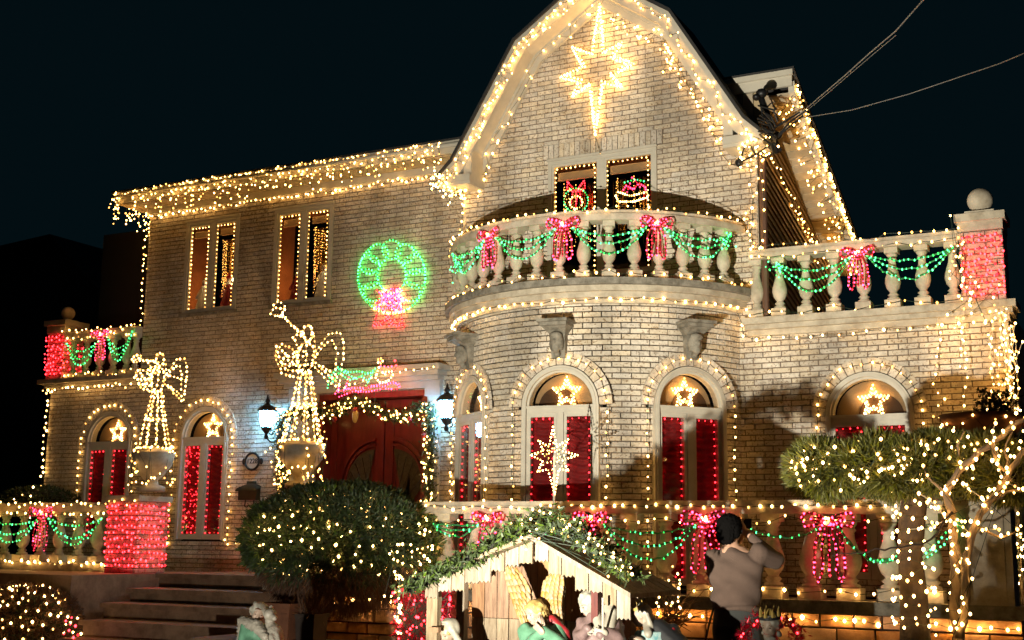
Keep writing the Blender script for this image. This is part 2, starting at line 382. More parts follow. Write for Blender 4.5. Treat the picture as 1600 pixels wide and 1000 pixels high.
def minus(sp, holes):
    for (a, b) in holes:
        r = []
        for (u, v) in sp:
            if b <= u or a >= v: r.append((u, v)); continue
            if a > u: r.append((u, a))
            if b < v: r.append((b, v))
        sp = r
    return sp
def rect_hole(x0, x1, z0, z1): return lambda z: (x0, x1) if z0 < z < z1 else None
def arch_hole(c, w, z0, zs, ring=.1):
    def f(z):
        if z < z0: return None
        if z < zs: return (c-w/2, c+w/2)
        R = w/2+ring
        if z < zs+R: h = math.sqrt(R*R-(z-zs)**2); return (c-h, c+h)
        return None
    return f
fA = lambda u, v, d: (u, YA-d, v)
fBp = lambda u, v, d: (u, YB-d, v)
BC = (-6.55, 15.4, 2.05)
def fC(u, v, d):
    th = u/BC[2]; return (BC[0]+(BC[2]+d)*math.sin(th), BC[1]-(BC[2]+d)*math.cos(th), v)
W_ARCH = .93
ths = [math.radians(t) for t in (-38.5, 5.2, 49.5)]
hA = [rect_hole(-13.93, -12.84, 5.11, 6.62), rect_hole(-12.14, -11.03, 5.11, 6.62), arch_hole(-13.33, W_ARCH, 1.56, 3.12), arch_hole(-15.33, .97, 1.56, 3.10), rect_hole(-11.15, -9.27, 1.05, 3.68)]
bo, mo = MB(), MB()
def run(holes, base): return lambda z: minus(base(z), [h(z) for h in holes if h(z)])
brick_wall(fA, 1.0, 6.95, run(hA, lambda z: [(-16.74, -8.52)] if z < 4.12 else [(-14.75, -8.52)]), bo, mo)
CX = -6.42
GO = [(-2.24, 6.47), (-2.02, 6.68), (-1.08, 8.24), (0, 8.98), (1.08, 8.24), (2.02, 6.68), (2.24, 6.47)]
def off2(poly, d):
    P = [np.array(p) for p in poly]; out = []
    for i in range(len(P)):
        t1 = P[i]-P[i-1] if i else P[1]-P[0]; t2 = P[i+1]-P[i] if i < len(P)-1 else t1
        n1 = np.array([t1[1], -t1[0]])/np.linalg.norm(t1); n2 = np.array([t2[1], -t2[0]])/np.linalg.norm(t2)
        m = (n1+n2); m /= np.linalg.norm(m); out.append(P[i]+m*d/max(.5, m@n1))
    return out
gi = off2(GO, .1)
def gspan(z):
    if z < 4.2: return [(-8.52, -1.53)]
    if z < 6.47: return [(-8.52, -4.34)]
    hw = None
    for i in (1, 2):
        a, b = gi[i], gi[i+1]
        if a[1] <= z <= b[1]: hw = -(a[0]+(b[0]-a[0])*(z-a[1])/(b[1]-a[1]))
    if hw is None: hw = 2.0 if z < 7 else 0
    hw = min(hw, 2.08)
    return [(CX-hw, CX+hw)]
hB = [rect_hole(-7.22, -5.66, 5.0, 6.64), arch_hole(-3.08, .97, 1.2, 3.06), lambda z: (-8.1, -5.0) if z < 4.55 else None,
      lambda z: (-7.3, -5.58) if 6.64 <= z < 6.875 else None]
keepB = lambda u, z: 2.3 < z < 4.15 and -4.55 < u < -1.75
brick_wall(fBp, 1.0, 8.9, run(hB, gspan), bo, mo, keepB)
Lb = math.radians(72)*BC[2]
hC = [arch_hole(t*BC[2], W_ARCH-.01, 1.0, 3.155) for t in ths]
brick_wall(fC, 1.0, 4.5, run(hC, lambda z: [(-Lb, Lb)]), bo, mo, lambda u, z: z > 3.2 and -.9 < u < 1.9)
wall = bo.build('brick_wall', m_brick, house, kind='stuff')
mo.build('mortar', m_mortar, house)
# the bricks that show largest are objects of their own
bm_ = MB(); q = .0042; e = .004; hl = BL/2-q; hh = BH/2-q
bm_.add([(-hl, .013, -hh), (hl, .013, -hh), (hl, .013, hh), (-hl, .013, hh), (-hl+e, 0, -hh+e), (hl-e, 0, -hh+e), (hl-e, 0, hh-e), (-hl+e, 0, hh-e)], [(4, 5, 6, 7), (0, 1, 5, 4), (1, 2, 6, 5), (2, 3, 7, 6), (3, 0, 4, 7)])
bme = bpy.data.meshes.new('brick'); bme.from_pydata(bm_.v, [], bm_.f); bme.materials.append(m_brick)
cand.sort(key=lambda c: -c[0](c[1], c[2], 0)[0])
extra = cand[299:]; ex = MB()
for c in cand[:299]:
    fn, u, z, d = c; p = fn(u, z, d); th = u/BC[2] if fn is fC else 0
    o = bpy.data.objects.new('brick', bme); COL.objects.link(o); o.parent = house
    o.location = np.array(p)-np.array(ROOT[house.name]); o.rotation_euler = (0, 0, th)
for (fn, u, z, d) in extra:
    ex.add([fn(u-hl, z-hh, -.013), fn(u+hl, z-hh, -.013), fn(u+hl, z+hh, -.013), fn(u-hl, z+hh, -.013), fn(u-hl+e, z-hh+e, d), fn(u+hl-e, z-hh+e, d), fn(u+hl-e, z+hh-e, d), fn(u-hl+e, z+hh-e, d)],
           [(4, 5, 6, 7), (0, 1, 5, 4), (1, 2, 6, 5), (2, 3, 7, 6), (3, 0, 4, 7)])
if extra: ex.build('brick_wall', m_brick, house, kind='stuff')
# dark shell behind the walls so that no light leaks through
sh = MB()
sh.box((-16.7, YA+.9, 0), (-8.6, YA+1.0, 6.9)); sh.box((-14.72, YA+.25, 4.5), (-14.6, YA+5, 6.9)); sh.box((-8.5, YB+.9, 0), (-4.5, YB+1.0, 6.8)); sh.box((-4.4, YB+.9, 0), (-1.6, YB+1.0, 4.1))
sh.build('light_leak_shell', m_dark, house)
# exposed side walls, corner returns
for a_, b_ in (((-1.56, YB+.0, 0), (-1.525, YB+6, 4.2)), ((-14.75, YA+.02, 4.1), (-14.70, YA+6, 6.95)), ((-16.74, YA+.02, 0), (-16.7, YA+6, 4.12)), ((-8.53, YB, 0), (-8.49, YA+.3, 6.5)), ((-4.37, YB+.01, 4.2), (-4.335, YB+.6, 6.5))):
    MB().box(a_, b_).build('side_wall', m_brick, house)
# base below the patio line
# ---- left roof: eave with soffit boards, fascia, gutter, frieze
ev = MB(); ev.box((-15.11, YA-.42, 6.97), (-8.35, YA-.38, 7.10)); ev.box((-15.15, YA-.46, 7.08), (-8.35, YA-.38, 7.14)); ev.box((-15.11, YA-.42, 6.97), (-15.07, YA+5, 7.10)); ev.build('fascia', m_white, house)
gt = MB(); gt.tube([(-15.13, YA-.47, 7.07), (-8.4, YA-.47, 7.07)], .035, 8); gt.build('gutter', m_white, house, smooth=True)
sf = MB(); x = -15.07
while x < -8.4:
    x2 = min(x+.14, -8.4); sf.box((x+.004, YA-.38, 6.95+random.uniform(-.002, .002)), (x2-.004, YA+.0, 6.965)); x = x2
y = YA
while y < YA+4: sf.box((-15.07, y+.004, 6.95), (-14.76, y+.136, 6.965)); y += .14
sf.build('soffit', m_soffit, house, kind='stuff')
fz = MB(); fz.box((-14.80, YA-.035, 6.84), (-8.53, YA-.001, 6.949)); fz.build('frieze', m_white, house)
rf = MB(); rf.hexa([(-15.17, YA-.47, 7.141), (-8.0, YA-.47, 7.141), (-8.0, YA+7, 7.6), (-15.17, YA+7, 7.6), (-15.17, YA-.47, 7.17), (-8.0, YA-.47, 7.17), (-8.0, YA+7, 7.7), (-15.17, YA+7, 7.7)]); rf.build('flat_roof', m_roof, house)
# ---- gable rake
def sweep(mb, poly, d0, d1, y0, y1, seg=None):
    a = off2(poly, d0); b = off2(poly, d1)
    for i in range(len(poly)-1):
        p = [(CX+a[i][0], a[i][1]), (CX+a[i+1][0], a[i+1][1]), (CX+b[i+1][0], b[i+1][1]), (CX+b[i][0], b[i][1])]
        mb.hexa([(p[3][0], y0, p[3][1]), (p[2][0], y0, p[2][1]), (p[2][0], y1, p[2][1]), (p[3][0], y1, p[3][1]), (p[0][0], y0, p[0][1]), (p[1][0], y0, p[1][1]), (p[1][0], y1, p[1][1]), (p[0][0], y1, p[0][1])])
k = MB(); sweep(k, GO, -.03, .03, YB-.44, YB-.40); sweep(k, GO, .0, .15, YB-.40, YB-.36); k.build('rake_board', m_white, house)
k = MB(); sweep(k, GO, .12, .235, YB-.05, YB-.003); sweep(k, GO, .10, .15, YB-.09, YB-.051); k.build('rake_frieze', m_white, house)
k = MB(); sweep(k, GO, .10, .12, YB-.36, YB-.0); k.build('rake_soffit', m_white, house)
k = MB(); sweep(k, GO, -.07, -.031, YB-.47, YB+.45); k.build('gambrel_roof', m_roof, house)
for sgn in (-1, 1):
    b = MB(); xa = CX+sgn*2.28; xb = CX+sgn*1.78
    b.box((xa, YB-.41, 6.36), (xb, YB-.002, 6.40)); b.box((xa+sgn*.0, YB-.43, 6.40), (xb, YB-.002, 6.50))
    b.box((xb-sgn*.0, YB-.38, 6.50), (xb+sgn*.12, YB-.002, 6.86)); b.build('eave_return', m_white, house)
# ---- right side cross gable roof seen past the main gable
k = MB()
def sgx(xa, xb, pts, th):
    for (a, b) in zip(pts, pts[1:]):
        k.hexa([(xa, a[0], a[1]-th), (xb, a[0], a[1]-th), (xb, b[0], b[1]-th), (xa, b[0], b[1]-th), (xa, a[0], a[1]), (xb, a[0], a[1]), (xb, b[0], b[1]), (xa, b[0], b[1])])
OUT = [(14.85, 7.27), (18.6, 5.62)]
sgx(-3.94, -3.86, OUT, .14); k.box((-4.8, 14.80, 7.20), (-3.88, 14.845, 7.36)); k.box((-4.8, 14.76, 7.33), (-3.86, 14.80, 7.40)); k.build('side_rake_board', m_white, house)
k = MB(); y = 14.86
while y < 18.5:
    z = 7.27-(y-14.85)*.44-.15; k.hexa([(-4.3, y, z), (-3.94, y, z), (-3.94, y+.13, z-.057), (-4.3, y+.13, z-.057), (-4.3, y, z+.02), (-3.94, y, z+.02), (-3.94, y+.13, z-.037), (-4.3, y+.13, z-.037)]); y += .14
x = -4.8
while x < -4.32: k.box((x, 14.83, 6.8), (x+.13, 14.85, 7.19)); x += .14
k.build('side_soffit', m_soffit, house, kind='stuff')
k = MB()
for i in range(26):
    z = 7.1-i*.1; k.hexa([(-4.32, 14.86, z-.1), (-4.30, 14.86, z-.1), (-4.30, 18.6, z-.1-3.74*.25), (-4.32, 18.6, z-.1-3.74*.25), (-4.33, 14.86, z-.006), (-4.32, 14.86, z-.006), (-4.32, 18.6, z-.006-3.74*.25), (-4.33, 18.6, z-.006-3.74*.25)])
k.build('siding', m_siding, house, kind='stuff')
k = MB(); k.tube([(-4.26, YB-.02, 6.4), (-4.26, YB-.02, 4.3)], .045, 8); k.build('downspout', mat('brown_pipe', (.10, .05, .03), .5), house)
k = MB(); k.hexa([(-4.9, 14.76, 7.401), (-3.84, 14.76, 7.401), (-3.84, 18.6, 5.75), (-4.9, 18.6, 5.75), (-4.9, 14.76, 7.43), (-3.84, 14.76, 7.43), (-3.84, 18.6, 5.80), (-4.9, 18.6, 5.80)]); k.build('side_roof', m_roof, house)
# ---- ledges
def ledge(poly, z0, z1, name='ledge', m=None):   # poly of (x,y) front line
    b = MB()
    for p, q in zip(poly, poly[1:]): b.hexa([(p[0], p[1], z0), (q[0], q[1], z0), (q[0], q[1]+.5, z0), (p[0], p[1]+.5, z0), (p[0], p[1], z1), (q[0], q[1], z1), (q[0], q[1]+.5, z1), (p[0], p[1]+.5, z1)])
    return b.build(name, m or m_stone, house)
ledge([(-4.52, YB-.17), (-1.42, YB-.17)], 4.19, 4.27); ledge([(-4.50, YB-.12), (-1.46, YB-.12)], 4.13, 4.189); ledge([(-4.48, YB-.06), (-1.50, YB-.06)], 4.06, 4.129)
ledge([(-16.88, YA-.18), (-14.60, YA-.18)], 4.10, 4.17); ledge([(-16.8, YA-.10), (-14.65, YA-.10)], 4.04, 4.099)
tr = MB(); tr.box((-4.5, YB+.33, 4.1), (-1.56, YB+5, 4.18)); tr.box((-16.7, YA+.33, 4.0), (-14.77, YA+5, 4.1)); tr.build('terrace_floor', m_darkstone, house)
def arcslab(b, r0, r1, z0, z1, lim, n=48, c=BC):
    for i in range(n):
        a = -lim+2*lim*i/n; d = -lim+2*lim*(i+1)/n
        p = [(c[0]+r*math.sin(t), c[1]-r*math.cos(t)) for r, t in ((r1, a), (r1, d), (r0, d), (r0, a))]
        b.hexa([(x, y, z0) for x, y in p]+[(x, y, z1) for x, y in p])
L72 = math.radians(72.5)
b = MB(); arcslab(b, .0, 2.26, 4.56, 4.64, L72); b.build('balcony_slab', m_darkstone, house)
b = MB(); arcslab(b, 1.95, 2.20, 4.49, 4.559, L72); arcslab(b, 1.95, 2.15, 4.42, 4.489, L72); arcslab(b, 1.95, 2.10, 4.36, 4.419, L72); b.build('balcony_moulding', m_stone, house)
# ---- carved corbels
for th in ths:
    n_ = np.array([math.sin(th), -math.cos(th), 0]); t_ = np.array([math.cos(th), math.sin(th), 0]); c0 = np.array([BC[0], BC[1], 0])+n_*2.05
    fn = lambda u, v, d: tuple(c0+t_*u+n_*d+np.array([0, 0, v]))
    b = MB(); b.fbox(fn, -.19, .19, 4.12, 4.155, -.02, .30); b.fbox(fn, -.17, .17, 4.08, 4.119, -.02, .26)
    P = lambda w, v, d: [fn(-w, v, d), fn(w, v, d), fn(w, v, -.02), fn(-w, v, -.02)]
    b.hexa(P(.10, 4.0, .10)+P(.155, 4.079, .23)); b.hexa(P(.085, 3.72, .05)+P(.10, 3.999, .10))
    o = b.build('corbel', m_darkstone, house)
    b = MB(); Rm = np.array([t_, n_, [0, 0, 1]]).T
    b.ell(fn(0, 3.90, .13), (.07, .07, .10), Rm); b.ell(fn(0, 3.97, .15), (.085, .06, .05), Rm); b.ell(fn(0, 3.89, .20), (.018, .03, .035), Rm)
    b.ell(fn(-.03, 3.91, .19), (.018, .012, .01), Rm); b.ell(fn(.03, 3.91, .19), (.018, .012, .01), Rm); b.ell(fn(0, 3.82, .15), (.05, .05, .06), Rm)
    b.ell(fn(-.06, 3.88, .11), (.03, .05, .09), Rm); b.ell(fn(.06, 3.88, .11), (.03, .05, .09), Rm); b.ell(fn(0, 3.76, .09), (.04, .05, .05), Rm)
    remesh(b, 'carved_head', m_darkstone, o, .012, 3)
# ================================================================ WINDOWS
def outline(w, zb, zs, n=20):
    r = w/2; P = [(-r, zb), (-r, zs)]
    P += [(-r*math.cos(math.pi*i/n), zs+r*math.sin(math.pi*i/n)) for i in range(1, n)]
    return P+[(r, zs), (r, zb)]
def ring(b, fn, A, B, d0, d1):   # band between outlines A(outer) and B(inner), depth d0..d1
    n = len(A); vs = []
    for i in range(n): vs += [fn(*A[i], d1), fn(*B[i], d1), fn(*B[i], d0), fn(*A[i], d0)]
    fs = []
    for i in range(n-1):
        a = 4*i; c = a+4
        for j in range(4): fs.append((a+j, c+j, c+(j+1) % 4, a+(j+1) % 4))
    fs.append((0, 1, 2, 3)); fs.append((4*n-1, 4*n-2, 4*n-3, 4*n-4)); b.add(vs, fs)
def fill(b, fn, A, d, th=.004):
    n = len(A); c = (sum(p[0] for p in A)/n, sum(p[1] for p in A)/n)
    vs = [fn(*p, d) for p in A]+[fn(*c, d)]+[fn(*p, d-th) for p in A]+[fn(*c, d-th)]
    fs = [(i, (i+1) % n, n) for i in range(n)]+[(n+1+(i+1) % n, n+1+i, 2*n+1) for i in range(n)]+[(i, n+1+i, n+1+(i+1) % n, (i+1) % n) for i in range(n)]
    b.add(vs, fs)
def curtain(fn, u0, u1, v0, v1, d, seed=0):
    nu, nv = 22, 170; vs = []; w = u1-u0
    for j in range(nv+1):
        for i in range(nu+1):
            s = i/nu; t = j/nv; v = v0+(v1-v0)*t
            arc = abs(math.sin(math.pi*s*1.0))
            sc = math.sin((v*2*math.pi/.088)+arc*4.2+.5*math.sin(7*t+seed)+.4*math.sin(9*s+seed*2)); dd = .013*sc*(.35+arc)+.010*math.cos(2*math.pi*s*2+seed)
            vs.append(fn(u0+w*s, v, d+dd))
    fs = [(j*(nu+1)+i, j*(nu+1)+i+1, (j+1)*(nu+1)+i+1, (j+1)*(nu+1)+i) for j in range(nv) for i in range(nu)]
    return MB().add(vs, fs)
STAR = [(math.sin(math.pi*k/5), math.cos(math.pi*k/5), (1 if k % 2 == 0 else .45)) for k in range(10)]
def star5(fn, c, R, d):
    out = []
    for s in (1, .70): out.append([fn(c[0]+x*R*r*s, c[1]+y*R*r*s, d) for x, y, r in STAR]+[fn(c[0], c[1]+R*s, d)])
    return out
def arch_window(fn, w, zb, zs, where, redstep=.085, tint=0, redlo=None):
    win = MB(); r = w/2; o0 = outline(w+.035, zb-.02, zs); o1 = outline(w-.08, zb, zs)
    ring(win, fn, o0, o1, -.13, .022); ring(win, fn, outline(w-.02, zb, zs), outline(w-.08, zb, zs), .022, .034); ring(win, fn, o1, outline(w-.13, zb, zs), -.13, -.008)
    win.fbox(fn, -r+.05, r-.05, zs-.075, zs-.002, -.13, .005)   # transom
    win.fbox(fn, -r+.04, r-.04, zs-.02, zs+.008, -.10, .02)
    win.fbox(fn, -.040, .040, zb, zs-.075, -.125, .002)
    W_ = win.build('window', m_white, house)
    zt = zs-.075
    for s in (-1, 1):
        u0, u1 = (.045, r-.055) if s > 0 else (-r+.055, -.045)
        b = MB(); B = .035
        for (a0, a1, b0, b1) in ((u0, u1, zb, zb+.08), (u0, u1, zt-.05, zt), (u0, u0+B, zb+.08, zt-.05), (u1-B, u1, zb+.08, zt-.05)): b.fbox(fn, a0, a1, b0, b1, -.08, -.006)
        b.build('sash', m_white, W_)
        b = MB(); b.fbox(fn, u0+B, u1-B, zb+.08, zt-.05, -.024, -.019); b.build('pane', m_glass, W_)
        curtain(fn, u0+B-.01, u1-B+.01, zb+.06, zt-.04, -.095, random.uniform(0, 6)).build('curtain', m_curtain, W_, smooth=True)
    rr = r-.065; half = [(-rr, zs)]+[(-rr*math.cos(math.pi*i/20), zs+rr*math.sin(math.pi*i/20)) for i in range(1, 20)]+[(rr, zs)]
    b = MB(); fill(b, fn, half, -.036); b.build('fanlight_pane', m_glass, W_)
    b = MB(); fill(b, fn, half, -.20); b.build('fanlight_shade', m_shade, W_)
    b = MB(); rq = rr*.62; q2 = [(-rq, zs)]+[(-rq*math.cos(math.pi*i/16), zs+rq*math.sin(math.pi*i/16)) for i in range(1, 16)]+[(rq, zs)]; q2 = [(x+(.10 if tint >= 0 else -.10), y) for x, y in q2]; fill(b, fn, q2, -.192); b.build('fanlight_blind', mat('brown_blind', (.09, .045, .02), .8) if 'brown_blind' not in MATS else MATS['brown_blind'], W_)
    b = MB(); b.fbox(fn, -r-.2, r+.2, zb-.1, zs+r+.1, -.6, -.58); b.build('dark_backing', m_dark, W_)
    if where.startswith('the tall arched'):
        Lp = [fn(random.uniform(-r+.10, -.10), random.uniform(zb+.15, zt-.1), -.045) for _ in range(80)]; Lp.sort(key=lambda p: -p[2]); cluster(Lp, 'thick scatter of red lights in the left pane of the tall arched window', e_red, .008, 'window_lights')
    # bricks of the arch
    N = 17; r0 = r+.028; r1 = r+.185
    proto = None
    for i in range(N):
        a = math.pi*(i+.5)/N; da = math.pi/N/2*.88; j = random.uniform(-.002, .003)
        c = []
        for d in (-.012, .016+j):
            for (rr_, q_) in ((r0, a+da), (r0, a-da), (r1, a-da), (r1, a+da)): c.append(fn(rr_*math.cos(q_), zs+rr_*math.sin(q_), d))
        MB().hexa(c).build('arch_brick', m_brick, W_)
    b = MB(); ring(b, fn, outline((r+.16)*2, zs, zs)[1:-1], outline((r+.03)*2, zs, zs)[1:-1], -.02, .002); b.build('arch_mortar', m_mortar, W_)
    # lights
    lights(star5(fn, (0.02, zs+.175), .19, -.165), 'warm star light in the fanlight of '+where, e_warm2, .042, .001, .0125, 'star_light', 'star light', 'star lights in the arched windows', wmat=m_frame, frame=1)
    pp = []; rl = redlo or zb+.1
    for s in (-1, 1):
        u0, u1 = (.088, r-.118) if s > 0 else (-r+.098, -.105)
        pp.append([fn(u0, rl, -.042), fn(u0, zt-.07, -.042), fn(u1, zt-.07, -.042), fn(u1, rl, -.042), fn(u0, rl, -.042)])
    lights(pp, 'red mini lights edging the panes of '+where, e_red, redstep, .002, .0095, 'window_lights', 'string lights', 'red window lights')
    return W_
def arch_path(fn, w, zb, zs, grow=.10, d=.035, n=9):
    R = w/2+grow
    return [fn(-R, zb, d), fn(-R, zs, d)]+[fn(-R*math.cos(math.pi*i/n), zs+R*math.sin(math.pi*i/n), d) for i in range(1, n)]+[fn(R, zs, d), fn(R, zb, d)]
def shift(c, f): return lambda u, v, d: f(c+u, v, d)
AW = [(shift(-13.33, fA), W_ARCH, 1.56, 3.12, 'the tall arched window left of the front door', 1.3), (shift(-15.33, fA), .97, 1.5, 3.10, 'the arched window of the low left wing', 1.7),
      (shift(-3.08, fBp), .97, 1.2, 3.06, 'the arched window behind the pruned pine', 1.2)]
for i, th in enumerate(ths):
    n_ = np.array([math.sin(th), -math.cos(th), 0]); t_ = np.array([math.cos(th), math.sin(th), 0]); c0 = np.array([BC[0], BC[1], 0])+n_*2.03
    AW.append(((lambda c0, t_, n_: lambda u, v, d: tuple(c0+t_*u+n_*d+np.array([0, 0, v])))(c0, t_, n_), W_ARCH, 1.1, 3.155, ['the leftmost bay window', 'the middle bay window', 'the right bay window'][i], 1.2))
for i, (fn, w, zb, zs, where, zl) in enumerate(AW):
    arch_window(fn, w, zb, zs, where, tint=(-1 if i in (4,) else 1))
    if i == 0: P = [arch_path(fn, w, 1.5, zs, .12)]
    else: P = [arch_path(fn, w, zl, zs, .12)]
    lights(P, 'warm lights round the brick arch of '+where, e_warm, .125, .01, .0135, group='lights round the arched windows')
# ---- upper rectangular windows
def upper_window(fn, x0, x1, z0, z1, who, kind):
    b = MB(); t = .055
    for (a0, a1, b0, b1) in ((x0, x1, z1-t, z1), (x0, x1, z0, z0+t*.7), (x0, x0+t, z0+t*.7, z1-t), (x1-t, x1, z0+t*.7, z1-t)): b.fbox(fn, a0, a1, b0, b1, -.10, .012)
    xm = (x0+x1)/2; b.fbox(fn, xm-.04, xm+.04, z0+t*.7, z1-t, -.10, .002)
    b.fbox(fn, x0-.012, x1+.012, z1-.005, z1+.03, -.02, .035)
    W_ = b.build('window', m_white, house)
    b = MB(); b.fbox(fn, x0-.03, x1+.03, z0-.055, z0-.002, -.05, .045); b.build('sill', m_darkstone, W_)
    for (u0, u1) in ((x0+t, xm-.04), (xm+.04, x1-t)):
        b = MB(); B = .03
        for (a0, a1, b0, b1) in ((u0, u1, z0+t*.7, z0+t*.7+B), (u0, u1, z1-t-B, z1-t), (u0, u0+B, z0+t*.7+B, z1-t-B), (u1-B, u1, z0+t*.7+B, z1-t-B)): b.fbox(fn, a0, a1, b0, b1, -.06, -.006)
        b.build('sash', m_white, W_)
        b = MB(); b.fbox(fn, u0+B, u1-B, z0+t*.7+B, z1-t-B, -.022, -.017); b.build('pane', m_glass, W_)
        b = MB(); b.fbox(fn, u0+.05, u1-.03, z1-.24, z1-.15, -.12, -.09); b.fbox(fn, u0+.05, u1-.03, z1-.26, z1-.245, -.12, -.08); b.build('raised_blind', m_shade, W_)
    # room behind
    b = MB(); b.fbox(fn, x0-.3, x1+.3, z0-.2, z0-.0, -.9, -.11); b.fbox(fn, x0-.3, x1+.3, z0-.2, z1+.1, -.92, -.90); b.fbox(fn, x0-.32, x0-.3, z0-.2, z1+.1, -.9, -.11); b.fbox(fn, x1+.3, x1+.32, z0-.2, z1+.1, -.9, -.11); b.fbox(fn, x0-.3, x1+.3, z1+.1, z1+.12, -.9, -.11)
    b.build('room', m_room, W_)
    # beaded strands: metallic tinsel curtain
    b = MB()
    for k in range(46):
        u = random.uniform(xm+.0 if kind != 2 else x0+.1, x1-.05); zt = z1-.28; L = random.uniform(.4, 1.0); v = zt
        while v > zt-L:
            q = random.uniform(-.004, .004); b.fbox(fn, u+q-.004, u+q+.004, v-.022, v, -.31, -.30); v -= .03
    b.build('beaded_curtain', mat('gold_bead', (.75, .45, .15), .25, metal=1) if 'gold_bead' not in MATS else MATS['gold_bead'], W_, kind='stuff')
    b = MB()
    for (u0, u1) in ((x0+t+.02, xm-.04), (xm+.04, x1-t-.02)):
        n = 12
        for i in range(n): u = u0+(u1-u0)*(i+.5)/n; b.ell(fn(u, z0+.055, -.15), (.035, .035, .035+random.uniform(-.01, .015)), nu=8, nv=6)
    b.build('cotton_snow', m_snow, W_, smooth=True, kind='stuff')
    pp = []
    for (u0, u1) in ((x0+t+.045, xm-.075), (xm+.075, x1-t-.045)): u0 -= .004; u1 -= .038; pp.append([fn(u0, z0+.09, -.04), fn(u0, z1-.11, -.04), fn(u1, z1-.11, -.04), fn(u1, z0+.09, -.04)])
    lights(pp, 'small white lights edging the panes of '+who, e_warm, .066, .002, .0105, 'window_lights', 'string lights', 'white window lights')
    am = []  # glowing strands drawn in place of reflections off the beads
    for k in range(11):
        u = random.uniform(xm+.02, x1-.1) if kind != 2 else random.uniform(x0+.1, x1-.1); zt = z1-.28-random.uniform(0, .1); am.append([fn(u, zt, -.20), fn(u+.01, zt-random.uniform(.3, 1.0), -.20)])
    lights(am, 'glowing amber glints in place of bead reflections inside '+who, e_amber, .045, .006, .0055, 'bead_glints', 'bead strands')
    lb = bpy.data.lights.new('room_lamp', 'POINT'); lb.energy = 9 if kind != 2 else 6; lb.color = (1, .42, .12); lb.shadow_soft_size = .08
    lo = bpy.data.objects.new('room_lamp', lb); COL.objects.link(lo); lo.location = fn(x0+.3, z0+.45, -.62)
    return W_
upper_window(fA, -13.93, -12.84, 5.11, 6.62, 'the leftmost upper window', 0)
upper_window(fA, -12.14, -11.03, 5.11, 6.62, 'the upper window nearer the green wreath', 1)
upper_window(fBp, -7.22, -5.66, 5.0, 6.64, 'the gable window', 2)
def figurine(c, h, body, label, hat=None, beard=False):
    t = thing('figurine', label, 'figurine', tuple(c), None)
    b = MB(); b.lathe([(h*.22, 0), (h*.24, h*.05), (h*.18, h*.3), (h*.14, h*.5), (h*.10, h*.68), (h*.05, h*.72)], c, 14)
    b.caps((c[0]-h*.12, c[1], c[2]+h*.60), (c[0]-h*.2, c[1]-h*.08, c[2]+h*.38), h*.05, h*.035, 8); b.caps((c[0]+h*.12, c[1], c[2]+h*.60), (c[0]+h*.2, c[1]-h*.08, c[2]+h*.42), h*.05, h*.035, 8)
    b.build('robe', body, t, smooth=True)
    b = MB(); b.ell((c[0], c[1], c[2]+h*.80), (h*.085, h*.09, h*.10)); b.build('head', m_skin, t, smooth=True)
    if beard: b = MB(); b.ell((c[0], c[1]-h*.05, c[2]+h*.73), (h*.075, h*.06, h*.09)); b.build('beard', m_snow, t, smooth=True)
    b = MB()
    if hat is not None: b.lathe([(h*.10, 0), (h*.10, h*.03), (h*.06, h*.10), (h*.01, h*.17)], (c[0], c[1], c[2]+h*.86), 12); b.build('hat', hat, t, smooth=True)
    else: b.ell((c[0], c[1]+h*.02, c[2]+h*.82), (h*.10, h*.10, h*.11)); b.build('hair', m_blonde, t, smooth=True)
    b = MB(); b.caps((c[0]+h*.22, c[1]-h*.1, c[2]+h*.40), (c[0]+h*.22, c[1]-h*.1, c[2]+h*.72), h*.025, h*.025, 8); b.build('candle', m_snow, t)
    b = MB(); b.ell((c[0]+h*.22, c[1]-h*.1, c[2]+h*.80), (h*.035, h*.035, h*.06)); b.build('flame', e_candle, t)
for (px, py, hgt, bm1, lab, hat, be) in ((319, 478, .62, m_snow, 'white angel figurine holding a lit candle in the leftmost upper window', None, False), (357, 474, .60, m_crim, 'red robed bearded figurine in the right pane of the leftmost upper window', m_crim, True),
                                  (466, 466, .62, m_crim, 'red robed figurine with a candle in the upper window nearer the wreath', m_snow, True), (506, 462, .66, m_snow, 'pale golden haired figurine with a candle, right pane of the upper window nearer the wreath', None, False)):
    p = PA(px, py, -.26); figurine((p[0], p[1], 5.16), hgt, bm1, lab, hat, be)
# gable window light figures
def fig2(fn, shapes, label, name, cat, group=None, frame=1, out=None):
    t = None; allp = []; W1 = MB(); parts = {}
    for (pts, em, step, r) in shapes:
        b = parts.setdefault(em.name, (em, MB()))[1]; P = [fn(*p) for p in pts]; W1.tube(P, .004, 4); bulbs(b, resample(P, step), r)
    A = np.concatenate([np.array(v[1].v) for v in parts.values()]); t = thing(name, label, cat, ((A[:, 0].min()+A[:, 0].max())/2, (A[:, 1].min()+A[:, 1].max())/2, A[:, 2].min()), group)
    W1.build('frame', m_wire, t)
    for em, b in parts.values(): b.build('bulb', em, t, kind='stuff')
    return t
def circ(c, r, n=24, a0=0, a1=360, sq=1): return [(c[0]+r*math.cos(math.radians(a0+(a1-a0)*i/n)), c[1]+r*sq*math.sin(math.radians(a0+(a1-a0)*i/n))) for i in range(n+1)]
gw = lambda px, py: (lambda p: tuple(p))(PB(px, py, -.07))
P2 = lambda L: [(x, y) for x, y in L]
